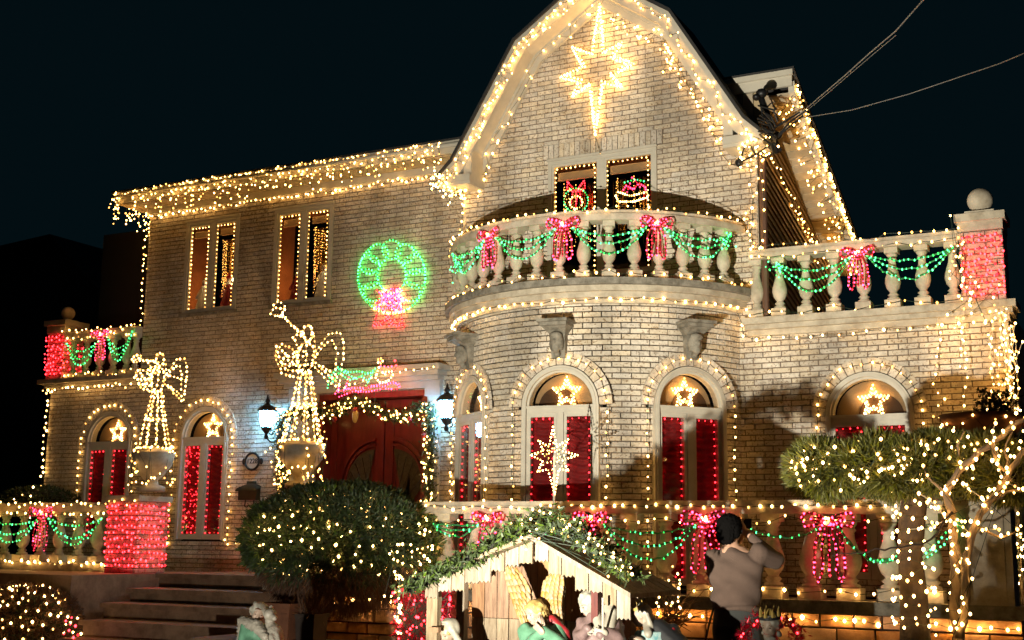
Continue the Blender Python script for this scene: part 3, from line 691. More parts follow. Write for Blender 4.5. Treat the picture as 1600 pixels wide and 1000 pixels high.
fig2(gw, [(circ((900, 313), 19, 20), e_green, .04, .011), (circ((900, 316), 10, 14), e_warm, .04, .011), ([(900, 300), (887, 284), (886, 296), (900, 300), (914, 294), (913, 281), (900, 300)], e_red, .035, .011), ([(895, 300), (892, 318)], e_red, .035, .011), ([(901, 300), (900, 322)], e_red, .035, .011), ([(906, 300), (909, 318)], e_red, .035, .011)], 'small wreath light with red bow in the left pane of the gable window', 'wreath_light', 'light figure')
fig2(gw, [([(962, 306), (966, 315), (990, 315), (1012, 308), (1012, 302)], e_warm2, .03, .012), ([(966, 300), (985, 306), (1010, 300)], e_warm2, .035, .012), ([(972, 300), (978, 290), (990, 296), (998, 286), (1008, 292), (1010, 300)], e_pink, .035, .012), ([(980, 300), (988, 276), (1000, 292)], e_pink, .04, .011), ([(976, 285), (992, 280), (1006, 283)], e_green, .05, .011)], 'pink and white sleigh light in the right pane of the gable window', 'sleigh_light', 'light figure')
# soldier course above the gable window
for i in range(22):
    u = -7.295+i*.078; MB().fbox(fBp, u+.004, u+.073, 6.676, 6.868, -.012, random.uniform(.004, .010)).build('soldier_brick', m_brick, house)
b = MB(); b.fbox(fBp, -7.3, -5.58, 6.64, 6.875, -.03, -.013); b.build('soldier_mortar', m_mortar, house)
# ================================================================ FRONT DOOR
b = MB(); b.fbox(fA, -11.15, -9.27, 3.60, 3.68, -.3, .03); b.fbox(fA, -11.15, -11.07, 1.08, 3.6, -.3, .03); b.fbox(fA, -9.35, -9.27, 1.08, 3.6, -.3, .03); dr = b.build('front_door', m_door, house)
for s in (-1, 1):
    xc = -10.12; x0, x1 = (xc-.93, xc-.012) if s < 0 else (xc+.012, xc+.77)
    if s < 0: x0 = -11.065
    else: x1 = -9.355
    b = MB(); b.fbox(fA, x0, x1, 1.1, 3.59, -.27, -.22)
    b.fbox(fA, (x1-.14) if s < 0 else x0, x1 if s < 0 else (x0+.14), 1.1, 3.59, -.22, -.195)
    b.fbox(fA, x0 if s < 0 else x1-.10, (x0+.10) if s < 0 else x1, 1.1, 3.59, -.22, -.195)
    b.fbox(fA, x0+.1, x1-.1, 3.47, 3.59, -.22, -.197)
    lf = b.build('door_leaf', m_door, dr)
    # quarter arch moulding and glass
    xe = xc+s*.14; Rr = .62; zc = 2.35
    for (r_, w_, dd) in ((Rr, .05, -.17), (Rr-.08, .03, -.18)):
        b = MB(); n = 16; A = []; B = []
        for i in range(n+1):
            a = math.pi/2*i/n; A.append((xe+s*r_*math.cos(a), zc+r_*1.12*math.sin(a))); B.append((xe+s*(r_-w_)*math.cos(a), zc+(r_-w_)*1.12*math.sin(a)))
        A = [(A[0][0], 1.6)]+A; B = [(B[0][0], 1.6)]+B; ring(b, fA, A, B, -.22, dd); b.build('arched_moulding', m_door, dr)
    b = MB(); Rg = .50; pts = [(xe+s*.02, zc-.7)]+[(xe+s*(.02+Rg*math.cos(math.pi/2*i/12)), zc+Rg*1.05*math.sin(math.pi/2*i/12)) for i in range(13)]+[(xe+s*.30, zc-.7)]
    fill(b, fA, pts[::s] if s > 0 else pts, -.200); b.build('leaded_glass', mat('leaded_glass', (.10, .085, .06), .15, var=.5, scale=20) if 'leaded_glass' not in MATS else MATS['leaded_glass'], dr)
    b = MB()
    for k in range(5):
        a = math.pi/2*(k+.5)/5; b.tube([fA(xe+s*.03, zc-.4, -.194), fA(xe+s*(.03+.46*math.cos(a)), zc+.46*math.sin(a), -.194)], .004, 4)
    b.build('lead_came', m_iron, dr)
    b = MB(); b.tube([fA(xc+s*.07, 2.0, -.19), fA(xc+s*.07, 2.02, -.12), fA(xc+s*.07, 2.25, -.12), fA(xc+s*.07, 2.27, -.19)], .012, 6); b.build('handle', m_gold, dr)
# entablature and pilasters
b = MB(); b.fbox(fA, -11.80, -8.93, 3.93, 4.01, -.02, .30); b.fbox(fA, -11.74, -8.98, 3.86, 3.929, -.02, .24); b.fbox(fA, -11.70, -9.02, 3.80, 3.859, -.02, .17); b.fbox(fA, -11.66, -9.04, 3.70, 3.799, -.02, .10)
b.build('door_entablature', m_grey, house)
for (a, c) in ((-11.62, -11.17), (-9.25, -9.06)):
    b = MB(); b.fbox(fA, a, c, 1.1, 3.58, -.0, .07); b.fbox(fA, a-.03, c+.03, 3.58, 3.699, -.0, .10); b.fbox(fA, a+.04, c-.04, 1.2, 3.5, .07, .082); b.build('pilaster', m_grey, house)
# number plaque
pl = thing('number_plaque', 'oval black framed house number plaque reading 1228 on the brick', 'number plaque', PA(396, 735, .02))
c = PA(396, 721, 0); cx, cz = c[0], c[2]
b = MB(); b.tube([(cx+.13*math.cos(t), YA-.03, cz+.125*math.sin(t)) for t in [2*math.pi*i/32 for i in range(32)]], .018, 8, closed=True); b.ell((cx-.165, YA-.02, cz), (.035, .012, .05)); b.ell((cx+.165, YA-.02, cz), (.035, .012, .05)); b.build('rim', m_iron, pl, smooth=True)
b = MB(); n = 28; fill(b, fA, [(cx+.125*math.cos(2*math.pi*i/n), cz+.12*math.sin(2*math.pi*i/n)) for i in range(n)], .028, .02); b.build('face', m_white, pl)
def text(body, size, loc, rot, m, parent, name='digits', ext=.002, bold=0):
    cu = bpy.data.curves.new('t', 'FONT'); cu.body = body; cu.size = size; cu.align_x = 'CENTER'; cu.align_y = 'CENTER'; cu.extrude = ext; cu.offset = bold
    o = bpy.data.objects.new('t', cu); COL.objects.link(o); me = bpy.data.meshes.new_from_object(o.evaluated_get(bpy.context.evaluated_depsgraph_get())); bpy.data.objects.remove(o)
    me.materials.append(m); ob = bpy.data.objects.new(name, me); COL.objects.link(ob); ob.parent = parent; ob.location = np.array(loc)-np.array(ROOT[parent.name]); ob.rotation_euler = rot; return ob
text('1228', .105, (cx, YA-.031, cz), (math.pi/2, 0, 0), m_iron, pl, bold=.0015)
# mailbox
mbx = thing('mailbox', 'dark bronze wall mailbox with curved lid and scroll hooks below the number plaque', 'mailbox', PA(392, 785, .06))
c = PA(392, 768, 0); cx, cz = c[0]+.01, c[2]
b = MB(); b.fbox(fA, cx-.17, cx+.17, cz-.13, cz+.07, 0, .10); b.build('box', m_bronze, mbx)
b = MB(); n = 14; A = [(cx-.20+.40*i/n, cz+.07+.05*math.sin(math.pi*i/n)**.7) for i in range(n+1)]
vs = []; 
for (u, v) in A: vs += [fA(u, v, .01), fA(u, v-.045, .135), fA(u, cz+.0, .135)]
b.add(vs, [(3*i+j, 3*i+3+j, 3*i+4+j, 3*i+1+j) for i in range(n) for j in (0, 1)]); b.fbox(fA, cx-.09, cx+.09, cz+.1, cz+.155, .0, .012); b.build('lid', m_bronze, mbx, smooth=True)
b = MB()
for s in (-1, 1): b.tube([fA(cx+s*.08, cz-.13, .03), fA(cx+s*.08, cz-.2, .04)]+[fA(cx+s*(.08-.035)+s*.035*math.cos(t), cz-.20-.035*math.sin(t), .05) for t in [math.pi*i/8 for i in range(9)]], .008, 6)
b.build('newspaper_hook', m_iron, mbx)
# wall lanterns
def lantern(px, py, lab):
    p = PA(px, py, .26); t = thing('wall_lantern', lab, 'lantern', (p[0], p[1], p[2]-.3), 'lanterns beside the front door'); c = tuple(p)
    b = MB(); b.lathe([(.075, -.12), (.10, -.02), (.115, .10), (.10, .115)], c, 8); b.build('glass_globe', e_white, t)
    b = MB(); b.lathe([(.15, .115), (.155, .13), (.10, .19), (.05, .215), (.022, .24), (.045, .27), (.02, .31), (.006, .37)], c, 12); b.build('cap', m_iron, t); b = MB(); b.lathe([(.02, -.30), (.035, -.26), (.018, -.22), (.06, -.17), (.085, -.125), (.08, -.115)], c, 12)
    b.build('base', m_iron, t)
    b = MB()
    for k in range(8): a = 2*math.pi*k/8; b.tube([(c[0]+.078*math.cos(a), c[1]+.078*math.sin(a), c[2]-.12), (c[0]+.104*math.cos(a), c[1]+.104*math.sin(a), c[2]-.02), (c[0]+.119*math.cos(a), c[1]+.119*math.sin(a), c[2]+.115)], .006, 4)
    b.build('cage', m_iron, t)
    b = MB(); y = c[1]
    b.tube([(c[0], y, c[2]-.27), (c[0]+.03, y+.06, c[2]-.33), (c[0]+.06, y+.13, c[2]-.33), (c[0]+.08, y+.2, c[2]-.25), (c[0]+.08, YA-.01, c[2]-.2)], .011, 6)
    b.tube([(c[0]+.02+.045*math.cos(q)*(1-q/12), y+.1, c[2]-.2+.045*math.sin(q)*(1-q/12)) for q in [i*.5 for i in range(16)]], .008, 5); b.box((c[0]+.02, YA-.03, c[2]-.40), (c[0]+.14, YA-.001, c[2]-.12)); b.build('bracket', m_iron, t)
lantern(417, 655, 'lit black iron lantern on the brick between arched window and door'); lantern(698, 640, 'lit black iron lantern on the pilaster right of the door')
# ================================================================ BALUSTRADES
BPROF = [(.085, .0), (.085, .03), (.05, .05), (.075, .075), (.05, .10), (.045, .115), (.085, .17), (.105, .25), (.10, .31), (.075, .40), (.052, .48), (.046, .55), (.065, .575), (.048, .60), (.07, .63), (.075, .66)]
def baluster(pos, h, par, r=1.0, rot=0, m=None):
    k = h/.86; b = MB(); w = .105*r
    c, s_ = math.cos(rot), math.sin(rot)
    def blk(w, z0, z1):
        P = [(pos[0]+c*x-s_*y, pos[1]+s_*x+c*y) for x, y in ((-w, -w), (w, -w), (w, w), (-w, w))]
        b.hexa([(x, y, pos[2]+z0) for x, y in P]+[(x, y, pos[2]+z1) for x, y in P])
    blk(w, 0, .12*k)
    b.lathe([(q*r*1.02, .12*k+z*k) for q, z in BPROF], pos, 16); n = len(b.f)
    blk(w*.85, .78*k, h)
    o = b.build('baluster', m or m_stone, par)
    fl = [i > 6 and i < 6+15*16 for i in range(len(o.data.polygons))]; o.data.polygons.foreach_set('use_smooth', fl); return o
def ballfin(c, r, par):
    b = MB(); b.box((c[0]-r*1.1, c[1]-r*1.1, c[2]-.0), (c[0]+r*1.1, c[1]+r*1.1, c[2]+.028)); b.lathe([(r*.6, .028), (r*.5, .04), (r*.5, .06)], c, 16); b.build('finial_base', m_stone, par)
    b = MB(); b.ell((c[0], c[1], c[2]+.035+r), (r, r, r), nu=24, nv=16); b.build('ball_finial', m_stone, par, smooth=True)
def railbox(b, p, q, w, z0, z1):
    p = np.array(p[:2], float); q = np.array(q[:2], float); t = (q-p)/np.linalg.norm(q-p); n = np.array([-t[1], t[0]])*w
    P = [p-n, q-n, q+n, p+n]; b.hexa([(x, y, z0) for x, y in P]+[(x, y, z1) for x, y in P])
def brickpier(b, x0, x1, y0, y1, z0, z1):
    """brick facing on the front and right faces, returned as courses"""
    fnf = lambda u, v, d: (u, y0-d, v); fns = lambda u, v, d: (x1+d, u, v); fnl = lambda u, v, d: (x0-d, -u, v)
    mo = MB(); brick_wall(fnf, z0, z1, lambda z: [(x0, x1)], b, mo); brick_wall(fns, z0, z1, lambda z: [(y0, y1)], b, mo); brick_wall(fnl, z0, z1, lambda z: [(-y1, -y0)], b, mo)
    mo.box((x0+.012, y0+.012, z0), (x1-.012, y1-.012, z1)); return mo
# --- bay balcony
cb = thing('balcony_balustrade', 'curved stone balustrade on the balcony above the rounded bay', 'balustrade', (BC[0], YB-1.2, 4.64))
bal_th = [math.radians(-68.4+8.2*i) for i in range(17)]
for th in bal_th: baluster((BC[0]+2.10*math.sin(th), BC[1]-2.10*math.cos(th), 4.642), .70, cb, .80, th)
b = MB(); arcslab(b, 1.99, 2.21, 5.34, 5.42, math.radians(70)); arcslab(b, 2.01, 2.18, 5.42, 5.47, math.radians(70)); b.build('handrail', m_stone, cb)
# --- right terrace
tb = thing('terrace_balustrade', 'straight stone balustrade with brick pier and ball finial on the right terrace', 'balustrade', (-3, YB-.05, 4.27))
for x in (-4.36, -4.08, -3.76, -3.42, -3.08, -2.745, -2.41, -2.08): baluster((x, YB-.03, 4.272), .72, tb, .85)
b = MB(); railbox(b, (-4.42, YB-.03), (-1.96, YB-.03), .13, 4.99, 5.06); railbox(b, (-4.42, YB-.03), (-1.96, YB-.03), .10, 5.06, 5.11); b.build('handrail', m_stone, tb)
pb = MB(); pm = brickpier(pb, -1.98, -1.52, YB-.14, YB+.3, 4.272, 5.08); pb.build('pier', m_brick, tb, kind='stuff'); pm.build('pier_mortar', m_mortar, tb)
b = MB(); b.box((-1.99, YB-.15, 5.08), (-1.51, YB+.31, 5.19)); b.box((-2.02, YB-.18, 5.19), (-1.48, YB+.34, 5.28)); b.build('pier_cap', m_stone, tb); ballfin((-1.75, YB+.0, 5.28), .142, tb)
# --- left terrace
lt = thing('terrace_balustrade', 'small stone balustrade with red lit pier on the low left wing roof', 'balustrade', (-15.7, YA-.05, 4.17))
for x in (-16.22, -15.93, -15.62, -15.32, -15.02, -14.84): baluster((x, YA-.03, 4.172), .68, lt, .80)
b = MB(); railbox(b, (-16.36, YA-.03), (-14.76, YA-.03), .12, 4.85, 4.92); railbox(b, (-16.36, YA-.03), (-14.76, YA-.03), .09, 4.92, 4.96); b.build('handrail', m_stone, lt)
pb = MB(); pm = brickpier(pb, -16.74, -16.36, YA-.14, YA+.3, 4.172, 4.95); pb.build('pier', m_brick, lt, kind='stuff'); pm.build('pier_mortar', m_mortar, lt)
b = MB(); b.box((-16.76, YA-.16, 4.95), (-16.34, YA+.3, 5.08)); b.box((-16.80, YA-.20, 5.08), (-16.30, YA+.34, 5.17)); b.build('pier_cap', m_stone, lt); ballfin((-16.52, YA+.05, 5.17), .115, lt)
# --- lower left
ll = thing('lower_balustrade', 'stone balustrade at street level left of the front steps with red netted pier', 'balustrade', (-15, YL, 1.1))
for i in range(9): baluster((-13.98-.385*i, YL, 1.20), .74, ll, .95)
b = MB(); railbox(b, (-17.5, YL), (-13.55, YL), .15, 1.94, 2.02); railbox(b, (-17.5, YL), (-13.55, YL), .12, 2.02, 2.07); b.build('handrail', m_stone, ll)
b = MB(); railbox(b, (-17.5, YL), (-13.55, YL), .15, 1.08, 1.20); b.build('plinth', m_stone, ll)
pb = MB(); pm = brickpier(pb, -13.56, -12.98, YL-.26, YL+.34, 1.08, 2.08); pb.build('pier', m_brick, ll, kind='stuff'); pm.build('pier_mortar', m_mortar, ll)
b = MB(); b.box((-13.60, YL-.30, 2.08), (-12.94, YL+.38, 2.16)); b.build('pier_cap', m_stone, ll)
# --- lower front
lf_ = thing('lower_balustrade', 'long stone balustrade in front of the bay above the red stone wall', 'balustrade', (-4.5, YF, 1.07))
x = -2.0
BX = [-7.38+.363*i for i in range(16)]
BX = [-2.01-.3625*i for i in range(16)]
for x in BX: baluster((x, YF, 1.072), .79, lf_, 1.05)
b = MB(); railbox(b, (-7.60, YF), (-1.78, YF), .15, 1.862, 1.94); railbox(b, (-7.60, YF), (-1.78, YF), .12, 1.94, 1.99); b.build('handrail', m_stone, lf_)
b = MB(); b.box((-1.76, YF-.16, 1.02), (-1.30, YF+.2, 1.93)); b.box((-1.80, YF-.2, 1.93), (-1.26, YF+.24, 2.0)); pr = b.build('end_pier', m_stone, lf_)
b = MB(); fe = lambda u, v, d: (u, YF-.16-d, v)
for (a0, a1, b0, b1) in ((-1.70, -1.36, 1.84, 1.87), (-1.70, -1.36, 1.10, 1.13), (-1.70, -1.67, 1.13, 1.84), (-1.39, -1.36, 1.13, 1.84)): b.fbox(fe, a0, a1, b0, b1, -.01, .018)
b.build('panel_moulding', m_stone, lf_)
# red stone wall
fw = thing('front_garden_wall', 'low red sandstone block wall with stone cap in front of the bay', 'wall', (-5, YF-.1, 0))
b = MB(); b.box((-9.1, YF-.22, .955), (-1.2, YF+.2, 1.07)); b.build('cap', m_darkstone, fw)
b = MB(); b.box((-9.05, YF-.10, 0), (-1.25, YF+.19, .953)); b.build('mortar', m_redmortar, fw)
def stone_course(par, fn, u0, u1, z0, z1, fd=0):
    u = u0
    while u < u1-.02:
        w = random.uniform(.24, .46); w = min(w, u1-u)
        if u1-u-w < .1: w = u1-u
        e = .008; d = random.uniform(.0, .018)
        P = lambda e_, dd: [fn(u+e_, z0+e_, dd), fn(u+w-e_, z0+e_, dd), fn(u+w-e_, z1-e_, dd), fn(u+e_, z1-e_, dd)]
        m = MB(); m.add(P(e*.5, -.01)+P(e*1.6, .015+d), [(4, 5, 6, 7), (0, 1, 5, 4), (1, 2, 6, 5), (2, 3, 7, 6), (3, 0, 4, 7)]); m.build('stone', m_redwall, par); u += w
z = .953
for hgt in (.13, .15, .12, .15, .13, .13, .14): 
    stone_course(fw, lambda u, v, d: (u, YF-.10-d, v), -9.05, -1.25, z-hgt, z); z -= hgt
lw = thing('left_garden_wall', 'low stone block wall under the street level balustrade left of the steps', 'wall', (-15, YL-.1, 0))
b = MB(); b.box((-17.6, YL-.2, 1.02), (-12.94, YL+.3, 1.08)); b.build('cap', m_darkstone, lw)
b = MB(); b.box((-17.6, YL-.12, 0), (-12.98, YL+.29, 1.02)); b.build('mortar', m_redmortar, lw)
z = 1.02
for hgt in (.17, .18, .16, .18, .16, .17):
    stone_course(lw, lambda u, v, d: (u, YL-.12-d, v), -17.5, -12.98, z-hgt, z); z -= hgt
# stepped side wall by the stairs
# ================================================================ STRINGS ALONG THE ARCHITECTURE
LN = lambda plane, pts, o=0: [plane(x, y, o) for x, y in pts]
# left roof: icicle lights
e0 = np.array([-15.12, YA-.47, 7.11]); e1 = np.array([-8.92, YA-.47, 7.11])
lights([[e0, e1]]+curtain_drops([e0, e1], .085, .08, .42), 'dense icicle lights hanging along the left roof eave', e_warm, .075, .02, .0125, 'icicle_lights', 'icicle lights')
c0 = np.array([-15.12, YA-.47, 7.10]); c1 = np.array([-15.12, YA+2.2, 7.10])
lights([[c0, c1]]+curtain_drops([c0, c1], .09, .15, .5), 'icicle lights wrapping round the far left roof corner', e_warm, .07, .02, .0125, 'icicle_lights', 'icicle lights')
lights([[(-14.78, YA-.05, 6.80), (-8.60, YA-.05, 6.80)]], 'row of warm lights along the top of the left brick wall under the eave', e_warm2, .085, .016, .0145)
lights([[(-14.80, YA-.03, 6.78), (-14.79, YA-.03, 4.98)]], 'vertical warm lights down the left corner of the two storey wall', e_warm, .10, .014, .013)
lights([[(-14.80, YA-.03, 6.9), (-14.98, YA-.2, 6.95), (-14.83, YA-.02, 6.6), (-14.82, YA+.05, 5.8)]], 'loose lights trailing off the far left roof corner', e_warm, .12, .04, .012)
# gable rake: dense three wide bands
def band(poly, offs, y, n, sp):
    out = []
    for o in offs:
        P = off2(poly, o); out.append([(CX+p[0], y, p[1]) for p in P])
    return out
Lh = GO[:4]; Rh = GO[3:]
def dense(poly, lo, hi, n, y):
    pts = []
    P = resample([(CX+p[0], 0, p[1]) for p in off2(poly, (lo+hi)/2)], 1.0/n)
    for i, p in enumerate(P): pts.append(np.array([p[0]+random.uniform(-1, 1)*(hi-lo)/2, y+random.uniform(-.03, .0), p[2]+random.uniform(-1, 1)*(hi-lo)/2]))
    return pts
lights([dense(Lh, .03, .20, 34, YB-.43)], 'dense zigzag of warm lights up the left rake of the gable', e_warm2, .001, 0, .0135) if False else None
cluster(dense(Lh, .00, .16, 38, YB-.42), 'dense warm lights up the left rake of the gable')
cluster(dense(Rh, .02, .14, 15, YB-.43), 'warm lights along the outer edge of the right gable rake')
cluster(dense(Rh, .20, .46, 22, YB-.07), 'loose warm lights zigzagging down the right gable frieze', e_warm2)
cluster(dense(Lh, .10, .30, 9, YB-.07), 'sparse warm lights on the left gable frieze')
lights(LN(PB, [(900, 20), (860, 60), (830, 98), (800, 170), (760, 262), (748, 300)], .03), 'single strand of warm lights down the brick inside the left gable slope', e_warm2, .19, .012, .016)
lights(LN(PB, [(975, 10), (1032, 52), (1080, 145), (1140, 262), (1150, 264), (1185, 258), (1183, 300)], .03), 'single strand of warm lights down the brick inside the right gable slope', e_warm2, .19, .012, .016)
# light heaps at the two gable feet
def heap(c, s, n): return [np.array(c)+rng.normal(0, 1, 3)*np.array(s) for _ in range(n)]
cluster(heap((-8.62, YB-.40, 6.44), (.10, .06, .07), 60)+heap((-8.5, YB-.2, 6.30), (.11, .08, .06), 34), 'bunched warm lights at the left foot of the gable', e_warm2)
cluster(heap((-4.22, YB-.40, 6.40), (.11, .07, .06), 30)+heap((-4.3, YB-.10, 6.30), (.08, .05, .05), 14), 'bunched warm lights at the right foot of the gable', e_warm2)
lights([[(-8.54, YB-.03, 6.30), (-8.55, YB-.03, 1.2)]], 'vertical warm lights down the corner where gable meets left wall', e_warm, .115, .014, .0135)
lights([[(-4.40, YB-.03, 6.30), (-4.40, YB-.03, 5.0)]], 'vertical warm lights on the right edge of the gable wall', e_warm2, .16, .014, .015)
lights([[(-4.24, YB-.08, 6.35), (-4.25, YB-.08, 5.12)]], 'vertical warm lights down the brown downspout', e_warm, .12, .014, .013)
# side rake lights
sr = []
for i in range(260):
    y = 14.85+3.7*random.random()**.85; z = 7.27-(y-14.85)*.44; k_ = random.random(); sr.append((y, np.array([-3.84, y, z-random.uniform(0, .16)]) if k_ < .6 else np.array([random.uniform(-4.12, -3.86), y, z-random.uniform(.17, .26)])))
sr.sort(key=lambda a: a[0]); cluster([p for _, p in sr], 'dense warm lights along the side roof rake right of the gable', e_warm)
lights([[(-4.26, 14.95, 6.55), (-4.26, 15.6, 6.25), (-4.26, 17.0, 5.82), (-4.26, 18.3, 5.55)], [(-4.26, 16.5, 6.0), (-4.26, 17.2, 5.6), (-4.26, 17.4, 5.5)]], 'warm lights along the top of the brown side siding', e_warm, .095, .02, .013)
# ledges
lights([[fC(-Lb+2*Lb*i/40, 4.40, .09) for i in range(41)]], 'curved row of warm lights under the balcony moulding', e_warm2, .135, .014, .016)
lights([[(-4.60, YB-.05, 4.36), (-4.48, YB-.14, 4.0), (-1.55, YB-.10, 4.02)]], 'row of warm lights under the right terrace ledge', e_warm2, .17, .014, .016)
lights([[(-16.76, YA-.13, 4.0), (-14.80, YA-.13, 4.0)]], 'row of warm lights under the left wing ledge', e_warm2, .10, .02, .0155)
lights([[(-16.76, YA-.04, 4.0), (-16.76, YA-.04, 2.1)]], 'vertical warm lights down the far left corner of the low wing', e_warm2, .085, .022, .016)
# handrails
lights([[(BC[0]+2.22*math.sin(t), BC[1]-2.22*math.cos(t), 5.475) for t in [L72*(-1+i/20) for i in range(41)]]], 'warm lights on top of the curved balcony handrail', e_warm, .125, .016, .0145)
lights([[(BC[0]+2.21*math.sin(t), BC[1]-2.21*math.cos(t), 4.69) for t in [L72*(-1+i/20) for i in range(41)]]], 'warm lights around the feet of the balcony balusters', e_warm, .14, .02, .014)
lights([[(-4.5, YB-.04, 5.62), (-4.42, YB-.17, 5.13), (-1.96, YB-.17, 5.12)], [(-4.42, YB-.17, 5.0), (-2.0, YB-.17, 5.0)]], 'warm lights along the right terrace handrail', e_warm, .135, .016, .0135)
lights([[(-4.40, YB-.16, 4.30), (-2.0, YB-.16, 4.30)]], 'warm lights at the feet of the right terrace balusters', e_warm, .2, .02, .0135)
lights([[(-16.36, YA-.16, 4.96), (-14.76, YA-.16, 4.96)], [(-16.36, YA-.15, 4.84), (-14.76, YA-.15, 4.84)], [(-16.3, YA-.15, 4.23), (-14.8, YA-.15, 4.22)]], 'warm lights along the small left terrace balustrade', e_warm, .11, .02, .014)
lights([[(-7.6, YF-.16, 1.93), (-1.8, YF-.16, 1.93)]], 'warm lights along the long front handrail', e_warm2, .115, .012, .0145)
lights([[(-7.6, YF-.13, 1.80), (-1.8, YF-.13, 1.80)]], 'warm lights hung under the long front handrail', e_warm, .15, .02, .011)
lights([[(-7.6, YF-.14, 1.16), (-1.8, YF-.14, 1.16)]], 'warm lights at the feet of the long front balustrade', e_warm3, .17, .03, .0145)
lights([[(-9.0, YF-.17, .89), (-1.25, YF-.17, .89)]], 'warm lights under the cap of the red stone wall', e_warm3, .12, .018, .0165)
lights([[(-17.4, YL-.17, 2.03), (-13.0, YL-.33, 2.06)], [(-17.4, YL-.15, 1.90), (-13.6, YL-.15, 1.90)]], 'warm lights along the left street level handrail', e_warm, .12, .02, .0145)
lights([[(-17.4, YL-.17, 1.20), (-13.6, YL-.17, 1.20)], [(-16.4, YL-.18, 1.02), (-13.6, YL-.18, 1.0)]], 'warm lights along the foot of the left street level balustrade', e_warm3, .13, .02, .015)
lights([LN(PA, [(352, 845), (385, 848)], .05)], 'two warm lights on the brick beside the big round shrub', e_warm2, .2, .01, .016)
lights([[(-8.98, YA-.35, 3.95), (-9.9, YA-.35, 3.88), (-10.6, YA-.35, 3.72)]], 'warm lights along the cornice above the door', e_warm, .12, .02, .014)
lights([[(-8.85, YA-.02, 3.0), (-8.86, YA-.03, 1.2)]], 'vertical strand just right of the door pilaster', e_warm2, .13, .02, .015)
lights([[(-8.68, YA-.02, 3.1), (-8.70, YA-.03, 1.2)]], 'vertical strand on the brick midway between door and bay', e_warm2, .13, .02, .015)
# ================================================================ GARLANDS AND BOWS OF LIGHT
def swag(f, a, b, sag, n=14): # f maps along param to xyz ; a,b params
    return [f(a+(b-a)*i/n, -sag*4*(i/n)*(1-i/n)) for i in range(n+1)]
def garland(fn, spans, z, label, sags=(.12, .24, .36), step=.055, r=.0118):
    P = []
    for (a, b) in spans:
        for s in sags: P.append(swag(lambda u, dz: fn(u, z+dz, 0), a, b, s))
    return lights(P, label, e_green, step, .006, r, 'green_garland_lights', 'garland lights', 'green light garlands', wire=.009, wmat=m_gcord)
def bow(fn, u, z, s, label, yel=True):
    """ribbon bow of pink rope light in wall space"""
    P = []
    for sg in (-1, 1):
        P.append([fn(u+sg*x*s, z+y*s, dd) for x, y, dd in ((0, 0, .02), (.18, .10, .04), (.40, .13, .06), (.47, .02, .06), (.40, -.13, .05), (.18, -.08, .04), (0, 0, .02))])
        P.append([fn(u+sg*x*s, z+y*s, dd) for x, y, dd in ((.04, -.04, .02), (.30, -.0, .05), (.32, .05, .05), (.1, .03, .04))])
        P.append([fn(u+sg*x*s, z+y*s, .03) for x, y in ((.04, -.08), (.12, -.45), (.13, -.95), (.20, -1.08), (.27, -.95), (.26, -.45), (.10, -.08))])
    P.append([fn(u, z-.1*s, .035), fn(u, z-.95*s, .035)])
    t = lights(P, label, e_pink, .045, .003, .0120, 'bow_light', 'bow light', 'pink bow lights', wmat=m_crim, frame=1, wire=.011)
    b = MB(); bulbs(b, [fn(u+random.uniform(-.05, .05)*s, z+random.uniform(-.06, .04)*s, .05) for _ in range(6)], .012); b.build('centre_bulb', e_warm, t, kind='stuff'); return t
fbal = lambda u, v, d: (BC[0]+(2.25+d)*math.sin(u), BC[1]-(2.25+d)*math.cos(u), v)
fbalb = lambda u, v, d: (BC[0]+(2.25+d)*math.sin(u/2.25), BC[1]-(2.25+d)*math.cos(u/2.25), v)
bt = [math.radians(a) for a in (-19, 8, 36)]
for th, lb in zip(bt, ('leftmost', 'middle', 'right')): bow(fbalb, th*2.25, 5.30, .42 if lb != 'leftmost' else .40, 'pink bow light hanging on the curved balcony balustrade, '+lb+' of three')
R_ = math.radians
for (a, b_, lb) in ((-44, -22, 'at the left end'), (-16, 5, 'between the leftmost and middle bows'), (11, 33, 'between the middle and right bows'), (39, 62, 'right of the last bow')):
    garland(fbal, [(R_(a), R_(b_))], 5.24, 'green garland lights on the curved balcony '+lb, (.10, .20, .32))
cluster(heap((BC[0]+2.2*math.sin(R_(61)), BC[1]-2.2*math.cos(R_(61)), 5.2), (.05, .03, .05), 18), 'knot of green lights at the right end of the balcony garland', e_green, .0105, 'green_garland_lights', 'garland lights', 'green light garlands')
cluster(heap((BC[0]+2.24*math.sin(R_(-40)), BC[1]-2.24*math.cos(R_(-40)), 5.05), (.05, .03, .10), 26), 'knot of green lights at the left end of the balcony garland', e_green, .0105, 'green_garland_lights', 'garland lights', 'green light garlands')
ftr = lambda u, v, d: (u, YB-.19-d, v)
bow(ftr, -3.10, 4.94, .42, 'pink bow light on the right terrace balustrade')
garland(ftr, [(-4.05, -3.2)], 4.88, 'green garland lights left of the right terrace bow', (.10, .22, .36)); garland(ftr, [(-3.0, -2.05)], 4.90, 'green garland lights right of the right terrace bow', (.10, .20, .32))
cluster(heap((-4.08, YB-.18, 4.85), (.06, .03, .06), 22), 'knot of green lights at the left end of the right terrace', e_green, .0105, 'green_garland_lights', 'garland lights', 'green light garlands')
flt = lambda u, v, d: (u, YA-.18-d, v)
bow(flt, -15.45, 4.86, .40, 'small pink bow light on the left wing terrace')
garland(flt, [(-16.25, -15.55)], 4.75, 'green garland lights left of the left terrace bow', (.15, .28, .38)); garland(flt, [(-15.35, -14.80)], 4.85, 'green garland lights right of the left terrace bow', (.25, .35, .45))
fll = lambda u, v, d: (u, YL-.19-d, v)
bow(fll, -14.92, 1.93, .52, 'pink bow light on the left street level balustrade')
